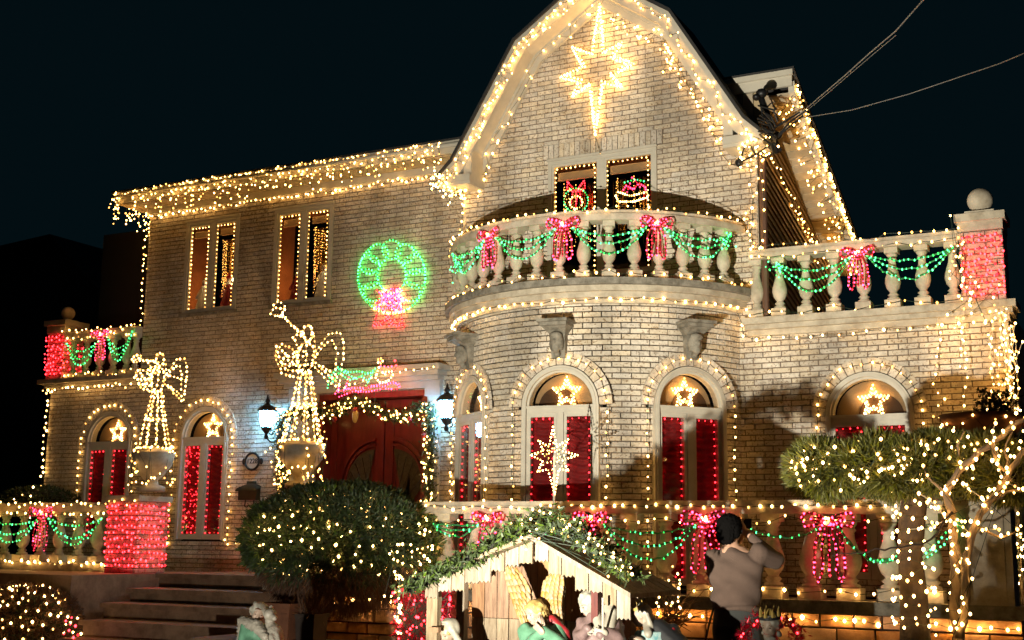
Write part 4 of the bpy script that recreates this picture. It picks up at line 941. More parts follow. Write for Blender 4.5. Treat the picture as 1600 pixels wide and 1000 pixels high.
garland(fll, [(-16.1, -15.05)], 1.80, 'green garland lights left of the left street level bow', (.05, .20, .32), .07); garland(fll, [(-14.80, -13.75)], 1.83, 'green garland lights right of the left street level bow', (.10, .28, .36), .07)
flf = lambda u, v, d: (u, YF-.19-d, v)
xb = [H(x, 850, 1, YF-.2)[0] for x in (763, 925, 1103, 1296)]
bow(flf, xb[0], 1.82, .40, 'pink bow light on the front balustrade behind the left stable roof'); bow(flf, xb[1], 1.82, .40, 'pink bow light on the front balustrade behind the right stable roof')
bow(flf, xb[2], 1.82, .50, 'pink bow light on the front balustrade beside the photographer'); bow(flf, xb[3], 1.80, .52, 'large pink bow light on the front balustrade under the pruned pine')
for (a, b_, sg, lb) in ((676, 745, (.0, .06, .12), 'left of the leftmost front bow'), (785, 905, (.10, .2), 'between the two bows behind the stable'), (945, 1085, (.07, .20, .33), 'between stable roof and photographer'), (1165, 1285, (.10,), 'between photographer and large bow'), (1310, 1440, (.30, .32), 'right of the large bow')):
    xa, xc_ = H(a, 840, 1, YF-.2)[0], H(b_, 840, 1, YF-.2)[0]
    garland(flf, [(xa, xc_)], 1.74, 'green garland lights on the front balustrade '+lb, sg, .058, .0095)
xa = H(1440, 850, 1, YF-.2)[0]; lights([[flf(xa, 1.48, 0), flf(xa+.16, 1.62, 0), flf(xa+.30, 1.80, .02)], [flf(xa, 1.44, 0), flf(xa+.2, 1.60, 0), flf(xa+.31, 1.76, .02)]], 'short green garland lights rising behind the bare tree', e_green, .05, .004, .0095, 'green_garland_lights', 'garland lights', 'green light garlands')
# red net lights on the piers
def net(fn, u0, u1, v0, v1, label, rows, step, extra=None, em=None, r=.0125):
    P = []
    for i in range(rows):
        v = v0+(v1-v0)*(i+.5)/rows; P.append([fn(u0+(u1-u0)*k/6, v+random.uniform(-.02, .02), .02) for k in range(7)])
    return lights(P, label, em or e_red, step, .012, r, 'net_lights', 'net lights', 'red net lights on piers', wmat=m_crim)
net(lambda u, v, d: (u, YB-.15-d, v), -1.95, -1.53, 4.32, 5.04, 'red net lights over the right terrace pier', 11, .065, r=.0145)
net(lambda u, v, d: (u, YA-.15-d, v), -16.74, -16.37, 4.22, 4.92, 'red net lights on the front of the left terrace pier', 10, .07)
net(lambda u, v, d: (-16.35+d, u, v), YA-.14, YA+.25, 4.22, 4.92, 'red net lights on the side of the left terrace pier', 8, .09)
net(lambda u, v, d: (u, YL-.27-d, v), -13.54, -12.99, 1.14, 2.06, 'red net lights on the front of the pier by the steps', 10, .075, r=.0145)
net(lambda u, v, d: (-12.97+d, u, v), YL-.25, YL+.32, 1.14, 2.06, 'red net lights on the side of the pier by the steps', 10, .085, r=.0145)
# ---- wall wreath
wr = lambda px, py: tuple(PA(px, py, .04))
sh_ = [(circ((612, 432), 53, 44, -52, 232, 1.08), e_green2, .050, .013), (circ((612, 430), 22, 20, -60, 240, 1.2), e_green2, .055, .0125)]
for k in range(9):
    a = R_(-40+260*k/8); cxk, cyk = 612+38*math.cos(a), 430-40*math.sin(a); sh_.append((circ((cxk, cyk), 15, 14), e_green2, .058, .012))
sh_.append((circ((612, 432), 54, 6, 60, 120, 1.08), e_warm, .09, .014))
wz = []
random.seed(3)
for k in range(13): wz.append([(586+random.uniform(0, 48), 450+random.uniform(0, 38)) for _ in range(6)])
for p in wz: sh_.append((p, e_pink, .052, .012))
for p in wz[:3]: sh_.append(([(x+3, y+2) for x, y in p], e_warm, .11, .012))
for k in range(5): sh_.append(([(592+random.uniform(-2, 40), 486+random.uniform(-2, 3)), (584+12*k, 509+random.uniform(-2, 2))], e_red, .05, .012))
sh_.append(([(590, 488), (583, 510), (598, 506), (606, 492), (612, 508), (630, 509), (626, 486)], e_red, .05, .0125))
fig2(wr, sh_, 'large green wreath of lights with pink and red bow on the brick wall', 'wreath_light', 'light figure')
# ---- reclining figure over the door
dg_ = lambda px, py: tuple(PA(px, py, .40))
gx = [[(514+random.uniform(0, 4)+i*16, 583+random.uniform(-8, 10)) for i in range(5)] for _ in range(6)]
sp = [([(512, 606), (515, 590), (528, 574), (545, 582), (560, 580), (578, 584), (588, 574), (576, 596), (565, 588), (545, 594), (530, 582), (520, 596)], e_green, .05, .0125), ([(530, 577), (556, 592), (584, 578), (572, 602)], e_green, .05, .0125)]
sp += [([(524, 615), (532, 600), (528, 612), (550, 606), (575, 606), (600, 598), (624, 600), (622, 608), (600, 607), (575, 612), (550, 612), (530, 620)], e_pink, .047, .0125), ([(540, 606), (560, 612), (580, 603), (600, 604), (615, 596), (625, 604)], e_pink, .047, .0125), ([(545, 590), (538, 612)], e_pink, .045, .012)]
sp += [(circ((606, 570), 13, 14, -30, 200), e_red, .07, .013), ([(595, 572), (606, 573), (618, 572)], e_pink, .06, .012), ([(592, 574), (587, 590), (594, 598), (606, 596), (614, 586), (612, 580), (598, 582)], e_warm2, .05, .013), (circ((594, 564), 4, 5), e_warm, .05, .013)]
fig2(dg_, sp, 'reclining elf figure of green, pink and red lights above the front door', 'elf_light_figure', 'light figure')
# ---- eight pointed star on the gable
sp8 = [(937, 6), (944, 81), (972, 66), (959, 88), (991, 99), (957, 118), (973, 136), (942, 130), (930, 212), (921, 132), (893, 152), (904, 128), (874, 121), (910, 104), (893, 73), (924, 84)]
q_ = [(932+(x-932)*.80, 104+(y-104)*.86) for x, y in sp8]
sb = lambda px, py: tuple(PB(px, py, .06))
fig2(sb, [(sp8+[sp8[0]], e_warm2, .046, .0145), (q_+[q_[0]], e_warm, .058, .013)], 'tall eight pointed star of warm lights high on the gable', 'star_light', 'light figure')
lights([[sb(930, 212), sb(933, 226), sb(938, 240)]], 'short cord dropping from the gable star to the window', e_warm, 5, .0, .004)
# ---- star on a pole in front of the bay
st_ = lambda px, py: tuple(H(px, py, 1, YF-.30))
Pp = [(864, 667), (870, 698), (888, 686), (879, 705), (903, 711), (879, 719), (888, 735), (873, 733), (867, 773), (856, 733), (840, 737), (848, 720), (829, 711), (849, 704), (841, 688), (858, 698)]
Qp = [(865+(x-865)*.45, 712+(y-712)*.45) for x, y in Pp]
t = fig2(st_, [(Pp+[Pp[0]], e_warm2, .036, .0088), (Qp+[Qp[0]], e_warm, .06, .0065), ([(866, 715), (866, 770)], e_warm, .045, .007)]+[([Pp[k], Qp[(k+1) % 16]], e_warm, .08, .006) for k in range(0, 16, 2)], 'eight pointed star light on a slim pole above the stable roof', 'pole_star_light', 'light figure')
b = MB(); b.tube([st_(866, 712), tuple(np.array(st_(866, 712))*np.array([1, 1, 0])+np.array([0, 0, .2]))], .012, 6); b.build('pole', m_frame, t)
# ---- icicle tangle at right terrace corner
def tangle():
    out = []
    for k in range(15):
        px = 1440+rng.uniform(0, 1)**.55*150; top = 482+rng.uniform(-4, 8) if px < 1575 else 500+rng.uniform(0, 40); L = rng.uniform(60, 210) if px > 1490 else rng.uniform(70, 190)
        o = rng.uniform(.08, .30); n = 7; out.append([PB(px+rng.normal(0, 4)+(px-1500)*.06*i/n, top+L*i/n, o) for i in range(n+1)])
    return out
lights(tangle(), 'tangled icicle lights pouring down the right corner of the house', e_warm, .10, .014, .0125, 'icicle_lights', 'icicle lights', wmat=m_frame)
cluster(heap((-1.98, YB-.30, 4.75), (.05, .04, .22), 22)+heap((-1.85, YB-.28, 4.2), (.10, .05, .15), 18), 'thick knot of warm lights hanging beside the right terrace pier', e_warm)
cluster(heap(PB(1578, 640, .3), (.09, .05, .22), 24)+heap(PB(1592, 860, .3), (.04, .05, .45), 42), 'heaped warm lights down the far right house corner', e_warm2)
lights([[PB(1180, 380, .05), PB(1190, 396, .1)]], 'short strand linking balcony and right terrace', e_warm, .12, .01, .0135)
# ================================================================ WIRE ANGELS ON URNS
def angel(base, s, label, urnlabel, low=0):
    """base = top of the urn; figure about 1.45 m * s, trumpet raised to the left"""
    B = np.array(base); f = lambda x, z, y=0: tuple(B+np.array([x, y, z])*s)
    P = []
    for k in range(9):      # skirt ribs
        a = 2*math.pi*k/9; P.append([f(.07*math.cos(a), .78, .07*math.sin(a)), f(.11*math.cos(a), .55, .11*math.sin(a)), f(.23*math.cos(a), .0, .20*math.sin(a))])
    P.append([f(.24*math.cos(a), .0, .20*math.sin(a)) for a in [2*math.pi*i/18 for i in range(19)]])
    P.append([f(.14*math.cos(a), .40, .13*math.sin(a)) for a in [2*math.pi*i/12 for i in range(13)]])
    for sg in (-1, 1): P.append([f(sg*.02, .76), f(sg*.10, .86), f(sg*.13, 1.0), f(sg*.09, 1.10), f(0, 1.13)]); P.append([f(sg*.03, .80, -.07), f(sg*.08, .93, -.08), f(sg*.04, 1.08, -.05)])
    P.append([f(.02+.075*math.cos(a), 1.235+.095*math.sin(a)) for a in [2*math.pi*i/12 for i in range(13)]]); P.append([f(.02, 1.24+.09*math.sin(a), .075*math.cos(a)) for a in [2*math.pi*i/10 for i in range(11)]])
    P.append([f(.06, 1.30), f(.13, 1.15), f(.14, 1.02)])
    # wings: right open loop, left loop
    P.append([f(.10, .98), f(.22, 1.10), f(.33, 1.22), f(.46, 1.22), f(.53, 1.10), f(.52, .80), f(.50, .62), f(.40, .68), f(.26, .80), f(.10, .92)])
    P.append([f(.14, .95), f(.27, 1.10), f(.38, 1.14), f(.44, 1.02), f(.44, .80)]); P.append([f(.20, .86), f(.33, .80), f(.46, .70)])
    P.append([f(-.10, 1.0), f(-.26, 1.10), f(-.38, 1.14), f(-.40, 1.0), f(-.30, .84), f(-.12, .80)]); P.append([f(-.12, .96), f(-.24, .98), f(-.34, 1.06)]); P.append([f(-.10, .9), f(-.22, .86), f(-.34, .92)]); P.append([f(-.16, .98), f(-.22, .88), f(-.28, 1.04), f(-.33, .90)])
    # arm and trumpet
    P.append([f(-.08, 1.06), f(-.20, 1.20), f(-.12, 1.24), f(-.02, 1.18)])
    f0 = f
    if low: f = lambda x, z, y=0: f0(x, 1.2+(z-1.2)*.45-.22*max(0, -x-.05), y)
    P.append([f(-.02, 1.20), f(-.20, 1.33), f(-.36, 1.47)]); P.append([f(-.05, 1.23), f(-.22, 1.37), f(-.36, 1.49)])
    P.append([f(-.36, 1.46), f(-.53, 1.50), f(-.50, 1.60), f(-.42, 1.66), f(-.33, 1.58), f(-.35, 1.48)]); P.append([f(-.38+.0, 1.47), f(-.40, 1.58, .08), f(-.50, 1.58, .05)])
    P.append([f(-.10, .98, -.10), f(0, .90, -.12), f(.10, .98, -.10), f(0, 1.06, -.10), f(-.10, .98, -.10)]); P.append([f(-.12, .86, -.08), f(.10, .86, -.08)]); P.append([f(-.42, 1.12), f(-.44, .98), f(-.34, .80), f(-.16, .74)]); P.append([f(.10, .88), f(.24, .74), f(.40, .62), f(.50, .60)])
    lights(P, label, e_warm, .070, .006, .0135, 'angel_light', 'light figure', 'wire angels of lights', wmat=m_frame, frame=1, wire=.005)
    u = thing('stone_urn', urnlabel, 'urn', (B[0], B[1], B[2]-.62*s))
    b = MB(); b.lathe([(.20, -.62), (.20, -.56), (.10, -.52), (.09, -.46), (.16, -.40), (.27, -.25), (.31, -.08), (.29, -.06), (.26, -.05), (.24, -.02)], B, 20); b.build('urn', m_stone, u, smooth=True)
    pts = []
    for k in range(60): a = rng.uniform(0, 2*math.pi); z = rng.uniform(-.55, .02); r = .27+rng.uniform(0, .06); pts.append(B+np.array([r*math.cos(a), r*math.sin(a), z]))
    pts.sort(key=lambda p: math.atan2(p[1]-B[1], p[0]-B[0])); cluster(pts, 'warm lights draped over the '+urnlabel, e_warm, .0135, 'urn_lights', 'string lights')
    return u
bp1 = H(240, 700, 1, YL+.02); angel(bp1, 1.04, 'trumpeting angel of lights standing over the red netted pier left of the steps', 'stone urn on the red netted pier', 1)
bp2 = H(472, 688, 1, 13.3); angel(bp2, 1.14, 'taller trumpeting angel of lights in front of the door', 'stone urn behind the big round shrub')
b = MB(); b.box((bp2[0]-.30, 13.0, 0), (bp2[0]+.30, 13.6, bp2[2]-.70)); b.box((bp2[0]-.34, 12.96, bp2[2]-.70), (bp2[0]+.34, 13.64, bp2[2]-.62*1.14)); o = b.build('stone_pedestal', m_stone); tag(o, 'stone pedestal under the taller angel, hidden low by the shrub', 'pedestal')
# long strands dropping from angel 2 beside the door
lights([LN(lambda x, y, o: H(x, y, 1, 13.25), [(443, 640), (440, 700), (432, 770)])], 'drooping strand left of the urn under the taller angel', e_warm, .085, .03, .0135)
lights([LN(lambda x, y, o: H(x, y, 1, 13.25), [(505, 655), (507, 720), (500, 745)])], 'drooping strand right of the urn under the taller angel', e_warm, .085, .03, .0135)
# ================================================================ FOLIAGE
def sprigs(centres, normals, L, w, blades, spread=.8, droop=0.0):
    """many thin leaf blades, returned as one mesh builder (numpy fast path)"""
    C_ = np.repeat(np.array(centres), blades, 0); N_ = np.repeat(np.array(normals), blades, 0); n = len(C_)
    D = N_+rng.normal(0, spread, (n, 3)); D[:, 2] -= droop; D /= np.linalg.norm(D, axis=1)[:, None]
    S_ = np.cross(D, rng.normal(0, 1, (n, 3))); S_ /= np.linalg.norm(S_, axis=1)[:, None]
    l = L*rng.uniform(.6, 1.3, (n, 1)); ww = w*rng.uniform(.7, 1.3, (n, 1))
    a = C_; t = C_+D*l; m = C_+D*l*.45
    V = np.stack([a, m+S_*ww, t, m-S_*ww], 1).reshape(-1, 3); b = MB(); b.v = V; b.f = [(4*i, 4*i+1, 4*i+2, 4*i+3) for i in range(n)]; b.m = [0]*n
    return b
def clump_surface(n, c, r, bumps=18, amp=.13, zmin=-1):
    bd = rng.normal(0, 1, (bumps, 3)); bd /= np.linalg.norm(bd, axis=1)[:, None]
    D = rng.normal(0, 1, (n*2, 3)); D /= np.linalg.norm(D, axis=1)[:, None]; D = D[D[:, 2] > zmin][:n]
    k = 1-amp*.6+amp*np.max(np.exp(-8*(1-D@bd.T)), 1)+rng.normal(0, .025, len(D))
    return np.array(c)+D*np.array(r)*k[:, None], D
# --- big round shrub in its pot
bc = np.array([-8.16, 11.6, 1.55]); br = np.array([.97, .90, .56])
sh2 = thing('round_shrub', 'big dome shaped dark evergreen shrub wrapped in warm lights by the front steps', 'shrub', (bc[0], bc[1], .3))
pc, pn = clump_surface(10500, bc, br, 40, .30, -.7)
sprigs(pc, pn, .075, .0095, 5, .8, .1).build('foliage', m_leaf, sh2, kind='stuff')
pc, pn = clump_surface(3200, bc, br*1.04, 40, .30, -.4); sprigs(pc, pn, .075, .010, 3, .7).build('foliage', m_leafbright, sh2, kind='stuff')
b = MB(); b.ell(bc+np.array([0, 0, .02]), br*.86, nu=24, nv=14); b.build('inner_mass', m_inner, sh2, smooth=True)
pc, pn = clump_surface(3800, bc-np.array([0, 0, .1]), br*np.array([.92, .92, 1.0]), 10, .1, -1); k_ = (pn[:, 2] < -.22)&(pn[:, 1] < .4); pc = pc[k_]; pn = pn[k_]
sprigs(pc, pn*np.array([.6, .6, 1]), .20, .0035, 6, .55, .9).build('dry_twigs', m_twig, sh2, kind='stuff')
b = MB()
for k in range(9): a = 2*math.pi*k/9; b.tube([(bc[0]+.05*math.cos(a), 12.4+.05*math.sin(a), .98), (bc[0]+.2*math.cos(a), 12.2+.1*math.sin(a), 1.2), (bc[0]+.7*math.cos(a), bc[1]+.5*math.sin(a), 1.45)], [.035, .025, .01], 6)
b.build('branch', m_bark, sh2)
def shell_lights(c, r, n, label, em=e_warm2, rad=.0160, zmin=-.6, front=True, k=1.03):
    out = []
    for _ in range(n*8):
        D = rng.normal(0, 1, 3); D /= np.linalg.norm(D)
        if D[2] < zmin or (front and D[1] > .35): continue
        p = np.array(c)+D*np.array(r)*(k+rng.uniform(-.02, .05))
        if all(np.linalg.norm(p-o) > .085 for o in out[-400:]): out.append(p)
        if len(out) >= n: break
    out.sort(key=lambda p: round(p[2]/.16)*100+(p[0] if int(round(p[2]/.16)) % 2 else -p[0])); return cluster(out, label, em, rad)
shell_lights(bc, br, 250, 'warm lights wound round the big dome shaped shrub')
hang = [H(x, y, 1, 10.75+.3*random.random()) for x, y in zip(rng.uniform(600, 672, 34), rng.uniform(850, 935, 34))]
cluster(hang, 'warm lights hanging off the right flank of the big shrub', e_warm2, .0125)
# --- pots by the steps
def pot(c, w0, w1, h, m, label, name='planter'):
    t = thing(name, label, 'planter', c); b = MB(); q = math.pi/4
    b.lathe([(w0, 0), (w1, h*.86), (w1*1.10, h*.86), (w1*1.12, h), (w1*.98, h), (w1*.93, h*.92), (.02, h*.90)], c, 4, rot=q); b.build('pot', m, t)
    return t
b = MB(); b.box((-9.1, 10.3, 0), (-7.6, 11.0, .56)); struct(b.build('landing', m_step))
p = H(446, 960, 1, 10.6); pot((p[0], 10.6, .562), .20, .26, .37, m_terra, 'square terracotta planter under the big round shrub')
p = H(487, 960, 1, 10.65); t = pot((p[0], 10.65, .562), .15, .165, .27, m_darkterra, 'small dark square planter with dry twigs')
pp_ = np.array([p[0], 10.65, .82])+rng.uniform(-.11, .11, (60, 3))*np.array([1, 1, .1]); sprigs(pp_, np.tile([0, 0, 1.], (60, 1)), .22, .004, 4, .6).build('dry_twigs', m_twig, t, kind='stuff')
# --- lower left shrub with lights
b2 = H(38, 985, 1, 11.6); r2 = np.array([.74, .66, .56]); b2 = np.array([b2[0], 11.6, b2[2]-.02])
t = thing('round_shrub', 'brownish clipped shrub studded with lights in the lower left corner', 'shrub', (b2[0], b2[1], 0))
pc, pn = clump_surface(5200, b2, r2, 16, .12, -1); sprigs(pc, pn, .07, .007, 4, .9).build('foliage', m_twig, t, kind='stuff')
pc, pn = clump_surface(1200, b2, r2, 16, .12, -1); sprigs(pc, pn, .06, .010, 3, .9).build('foliage', m_leaf, t, kind='stuff')
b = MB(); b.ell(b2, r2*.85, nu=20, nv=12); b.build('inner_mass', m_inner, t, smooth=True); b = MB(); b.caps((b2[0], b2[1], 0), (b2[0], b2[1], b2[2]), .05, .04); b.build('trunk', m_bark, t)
shell_lights(b2, r2, 190, 'warm lights wound round the lower left shrub', e_warm2, .015, -1)
rl_ = [H(x, y, 1, 11.2) for x, y in [(103, 970), (112, 965), (118, 978), (108, 985), (122, 992), (115, 996), (100, 990), (110, 975)]]
cluster(rl_, 'few red lights at the foot of the lower left shrub', e_red, .014)
# --- pruned cloud pine and trunk, right
t = thing('cloud_pine', 'cloud pruned olive green pine pad with warm lights over the right balustrade', 'pine tree', (-1.95, 10.9, 0))
pads = [((1330, 728), (.44, .40, .16)), ((1300, 742), (.28, .30, .14)), ((1285, 722), (.20, .25, .12)), ((1385, 715), (.30, .32, .14)), ((1400, 745), (.30, .30, .12)), ((1450, 726), (.32, .34, .17)), ((1515, 738), (.34, .34, .16)), ((1590, 748), (.36, .34, .17)), ((1550, 708), (.22, .24, .09)), ((1470, 700), (.18, .2, .07))]
for (px, py), r in pads:
    c = H(px, py, 1, 10.9); c = np.array(c); r = np.array(r)
    pc, pn = clump_surface(1500, c, r, 14, .55, -1); sprigs(pc, pn+np.array([0, 0, .25]), .11, .0065, 6, .55).build('foliage_pad', m_leafpine, t, kind='stuff')
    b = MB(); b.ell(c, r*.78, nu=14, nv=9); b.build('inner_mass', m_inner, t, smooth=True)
trunk = [H(1432, 1050, 1, 10.9), H(1430, 1000, 1, 10.9), H(1428, 930, 1, 10.9), H(1422, 870, 1, 10.9), H(1425, 810, 1, 10.9), H(1432, 760, 1, 10.9), H(1425, 730, 1, 10.9)]
b = MB(); b.tube([(trunk[0][0], 10.9, 0)]+trunk, [.15, .14, .125, .11, .10, .11, .10, .05], 12); b.build('trunk', m_bark, t, smooth=True)
b = MB()
for (px, py) in ((1335, 730), (1395, 720), (1520, 740), (1590, 750), (1300, 745)): e_ = H(px, py, 1, 10.9); s0 = H(1428, 775, 1, 10.9); b.tube([s0, (s0+e_)/2+np.array([0, 0, -.05]), e_], [.06, .04, .015], 7)
b.build('limb', m_bark, t, smooth=True)
pl_ = []
for (px, py), r in pads:
    for _ in range(19):
        D = rng.normal(0, 1, 3); D /= np.linalg.norm(D); D[1] = -abs(D[1]); pl_.append(np.array(H(px, py, 1, 10.9))+D*np.array(r)*1.12+np.array([0, -.10, 0]))
pl_.sort(key=lambda p: p[0]); cluster(pl_, 'warm lights scattered through the cloud pruned pine', e_warm2, .0125)
sp_ = []
for k in range(64): a = k*.62; z = k/64; base = H(1428, 985-210*z, 1, 10.9); sp_.append(base+np.array([.17*math.cos(a), -.17*abs(math.sin(a)), rng.uniform(-.03, .03)]))
cluster(sp_, 'warm lights wound round the dark pine trunk', e_warm2, .0135)
# --- bare pale tree at the far right
t = thing('bare_tree', 'bare pale barked tree with twisting branches wrapped in warm lights at the far right', 'bare tree', (-1.5, 10.5, 0))
Q = lambda L, y=10.5: [H(x, yy, 1, y) for x, yy in L]
brs = [([(1500, 1060), (1497, 1000), (1492, 930), (1490, 860), (1487, 800)], .055, .045), ([(1487, 800), (1478, 770), (1500, 735), (1545, 695), (1600, 655)], .045, .028), ([(1500, 1000), (1508, 940), (1507, 880), (1525, 820), (1540, 790), (1575, 745), (1605, 700)], .05, .028),
       ([(1507, 880), (1490, 840), (1480, 800)], .03, .02), ([(1540, 790), (1565, 770), (1600, 768)], .025, .014), ([(1545, 695), (1560, 720), (1580, 750)], .022, .012), ([(1478, 770), (1450, 745), (1440, 720)], .02, .008), ([(1525, 820), (1560, 840), (1590, 830)], .02, .01),
       ([(1487, 800), (1470, 830), (1440, 850), (1300, 870)], .014, .006), ([(1500, 735), (1495, 700), (1510, 672)], .02, .006), ([(1575, 745), (1570, 700), (1585, 670)], .02, .007)]
lp = []
for i, (L, r0, r1) in enumerate(brs):
    P_ = jit(resample(Q(L, 10.5-.06*(i % 3)), .07), .008); n = len(P_); b = MB(); b.tube(P_, [(r0+(r1-r0)*k/(n-1))*.72*(1+.12*math.sin(k*2.1+i)) for k in range(n)], 8)
    b.build('trunk' if i == 0 else 'branch', m_bark2 if i != 8 else m_bark, t, smooth=True)
    if i < 8 or i > 8: lp += [p+rng.normal(0, .035, 3)+np.array([0, -.05, 0]) for p in resample(P_, .07)]
cluster(lp, 'warm lights wrapped along the bare tree branches', e_warm2, .013)
lights([Q([(1440, 770), (1470, 800), (1520, 835), (1560, 830)], 10.4), Q([(1500, 760), (1530, 775), (1550, 800)], 10.35), Q([(1550, 660), (1560, 730), (1575, 760), (1600, 762)], 10.35), Q([(1420, 830), (1460, 815), (1500, 812)], 10.4)], 'loose strands looping between the bare branches', e_warm, .08, .015, .0125, wmat=m_frame)
# planter bowl at the right
p = H(1540, 690, 1, 13.2); t = thing('planter_bowl', 'wide brown bowl planter with a small leafy sprig against the right wall', 'planter', p)
b = MB(); b.lathe([(.10, -.02), (.26, .05), (.40, .17), (.44, .26), (.42, .262), (.38, .20), (.02, .18)], p, 24); b.build('bowl', m_terra, t, smooth=True)
b = MB(); b.lathe([(.12, -p[2]+.0), (.12, -.02)], p, 12); b.build('stem', m_stone, t)
cc = p+np.array([.12, 0, .28]); pts = cc+rng.normal(0, 1, (170, 3))*np.array([.09, .06, .07])+np.array([0, 0, .07]); sprigs(pts, np.tile([0, 0, 1.], (170, 1)), .05, .012, 3, .9).build('leaves', m_leaf, t, kind='stuff')
cluster([p+np.array([.42*math.cos(a), -.42*abs(math.sin(a))-.01, .15+rng.uniform(-.1, .1)]) for a in np.linspace(0, math.pi, 14)], 'warm lights round the bowl planter', e_warm, .0125)
# ================================================================ DOOR GARLAND
gp = LN(PA, [(444, 800), (440, 740), (440, 690), (438, 655), (470, 640), (520, 648), (548, 628), (575, 632), (604, 650), (639, 652), (655, 636), (672, 640), (672, 690), (671, 740), (670, 800)], .16)
t = thing('door_garland', 'evergreen garland wound with warm lights framing the red door', 'garland', (gp[0][0]+1, gp[0][1], gp[0][2]))
cs = np.array(resample(gp, .012)); cs = np.repeat(cs, 5, 0)+rng.normal(0, .045, (len(cs)*5, 3)); sprigs(cs, rng.normal(0, 1, cs.shape), .075, .008, 3, .4).build('foliage', m_leaf, t, kind='stuff')
b = MB(); b.tube(resample(gp, .1), .03, 6); b.build('core', m_inner, t)
gl = [p+rng.normal(0, .06, 3)+np.array([0, -.05, 0]) for p in resample(gp, .022)]; b = MB(); bulbs(b, gl, .0125); b.build('bulb', e_warm, t, kind='stuff')
b = MB()
for (px, py) in ((555, 640), (523, 655), (592, 650), (640, 655), (662, 680)): MB().ell(PA(px, py, .26), (.035, .035, .04)).build('ornament', m_crim, t, smooth=True)
MB().ell(PA(555, 650, .26), (.05, .03, .10)).build('ornament', m_gold, t, smooth=True)
# ================================================================ NATIVITY STABLE
YSB = 8.75; YSF = 8.05; SX = 0
sf_ = lambda u, v, d: (u, YSB-d, v)
t = thing('nativity_stable', 'small weathered wooden stable with pitched roof in front of the garden wall', 'stable', (-4.3, YSB, 0)); stable = t
pk = H(832, 838, 1, YSF); lv = H(655, 907, 1, YSF); rv = H(990, 930, 1, YSF)
ax = pk[0]; az = pk[2]; xl, zl = lv[0], lv[2]; xr, zr = rv[0], rv[2]
def roofz(x): return az+(zl-az)*(x-ax)/(xl-ax) if x < ax else az+(zr-az)*(x-ax)/(xr-ax)
x = H(740, 930, 1, YSB)[0]; xe = H(985, 930, 1, YSB)[0]
while x < xe:
    w = random.uniform(.095, .135); w = min(w, xe-x); top = roofz(x+w/2)-.02; mid = H(800, 967, 1, YSB)[2]
    dd = random.uniform(0, .012)
    b = MB(); b.fbox(sf_, x+.003, x+w-.003, mid+.004, top, -.0, .018+dd); b.build('plank', m_wood, t)
    b = MB(); b.fbox(sf_, x+.003+random.uniform(-.002, .002), x+w-.003, 0.0, mid, -.0, .022+random.uniform(0, .012)); b.build('plank', m_wood2, t)
    x += w
b = MB(); b.fbox(sf_, H(740, 930, 1, YSB)[0], xe, 0, 1.15, -.03, -.004); b.build('backing', m_dark, t)
# front posts
for px, w in ((678, .045), (722, .035)):
    c = H(px, 960, 1, YSF+.08 if px == 678 else YSB-.1); b = MB(); b.box((c[0]-w, c[1]-.03, 0), (c[0]+w, c[1]+.03, roofz(c[0])-.03)); b.build('post', m_wood2, t)
c = H(684, 985, 1, YSF+.05); b = MB(); b.box((c[0]-.04, c[1]-.06, c[2]-.01), (c[0]+.04, c[1]-.02, c[2]+.025)); b.build('brace', m_wood, t)
# fringe of cut boards under the front roof edge
def fringe(x0, x1, n, l0, l1):
    for i in range(n):
        a = x0+(x1-x0)*i/n; c = x0+(x1-x0)*(i+1)/n; q = .003; za, zc = roofz(a+q)-.03, roofz(c-q)-.03; L = random.uniform(l0, l1); y = YSF+.02+random.uniform(-.006, .006); lo = min(za, zc)-L
        zig = []; m = 6
        P_ = [(a+q, za), (a+q, lo)]+[(a+q+(c-a-2*q)*k/m, lo+(.018 if k % 2 else 0)*random.uniform(.5, 1.2)) for k in range(1, m)]+[(c-q, lo), (c-q, zc)]
        b = MB(); N_ = len(P_); vs = [(px_, y, pz_) for px_, pz_ in P_]+[(px_, y+.018, pz_) for px_, pz_ in P_]
        b.add(vs, [tuple(range(N_)), tuple(range(N_, 2*N_))[::-1]]+[(k, N_+k, N_+(k+1) % N_, (k+1) % N_) for k in range(N_)]); b.build('cut_board', m_wood2, t)
fringe(xl+.04, ax-.01, 8, .10, .15); fringe(ax+.01, xr-.03, 7, .08, .16)
for s in (0, 1):
    xa_, xb_ = (xl, ax) if s == 0 else (ax, xr)
    for k in range(7):   # roof boards running along the slope, front to back
        y0 = YSF-.06+k*.135; b = MB(); e_ = .003; j = random.uniform(-.004, .004); za, zb = roofz(xa_), roofz(xb_)
        b.hexa([(xa_, y0, za-.02+j), (xb_, y0, zb-.02+j), (xb_, y0+.13, zb-.02+j), (xa_, y0+.13, za-.02+j), (xa_, y0, za+.012+j), (xb_, y0, zb+.012+j), (xb_, y0+.13, zb+.012+j), (xa_, y0+.13, za+.012+j)]); b.build('roof_board', m_wood2, t)
# right side wall, dark red
xr_ = xe
for k in range(6):
    y0 = YSF+.06+k*.115; b = MB(); b.box((xr_, y0+.003, 0), (xr_+.02+random.uniform(0, .006), y0+.112, roofz(xr_)-.03)); b.build('side_plank', m_woodred, t)
b = MB(); b.box((xr_-.02, YSF+.04, 0), (xr_+.03, YSF+.06, roofz(xr_)-.03)); b.build('side_plank', m_woodred, t)
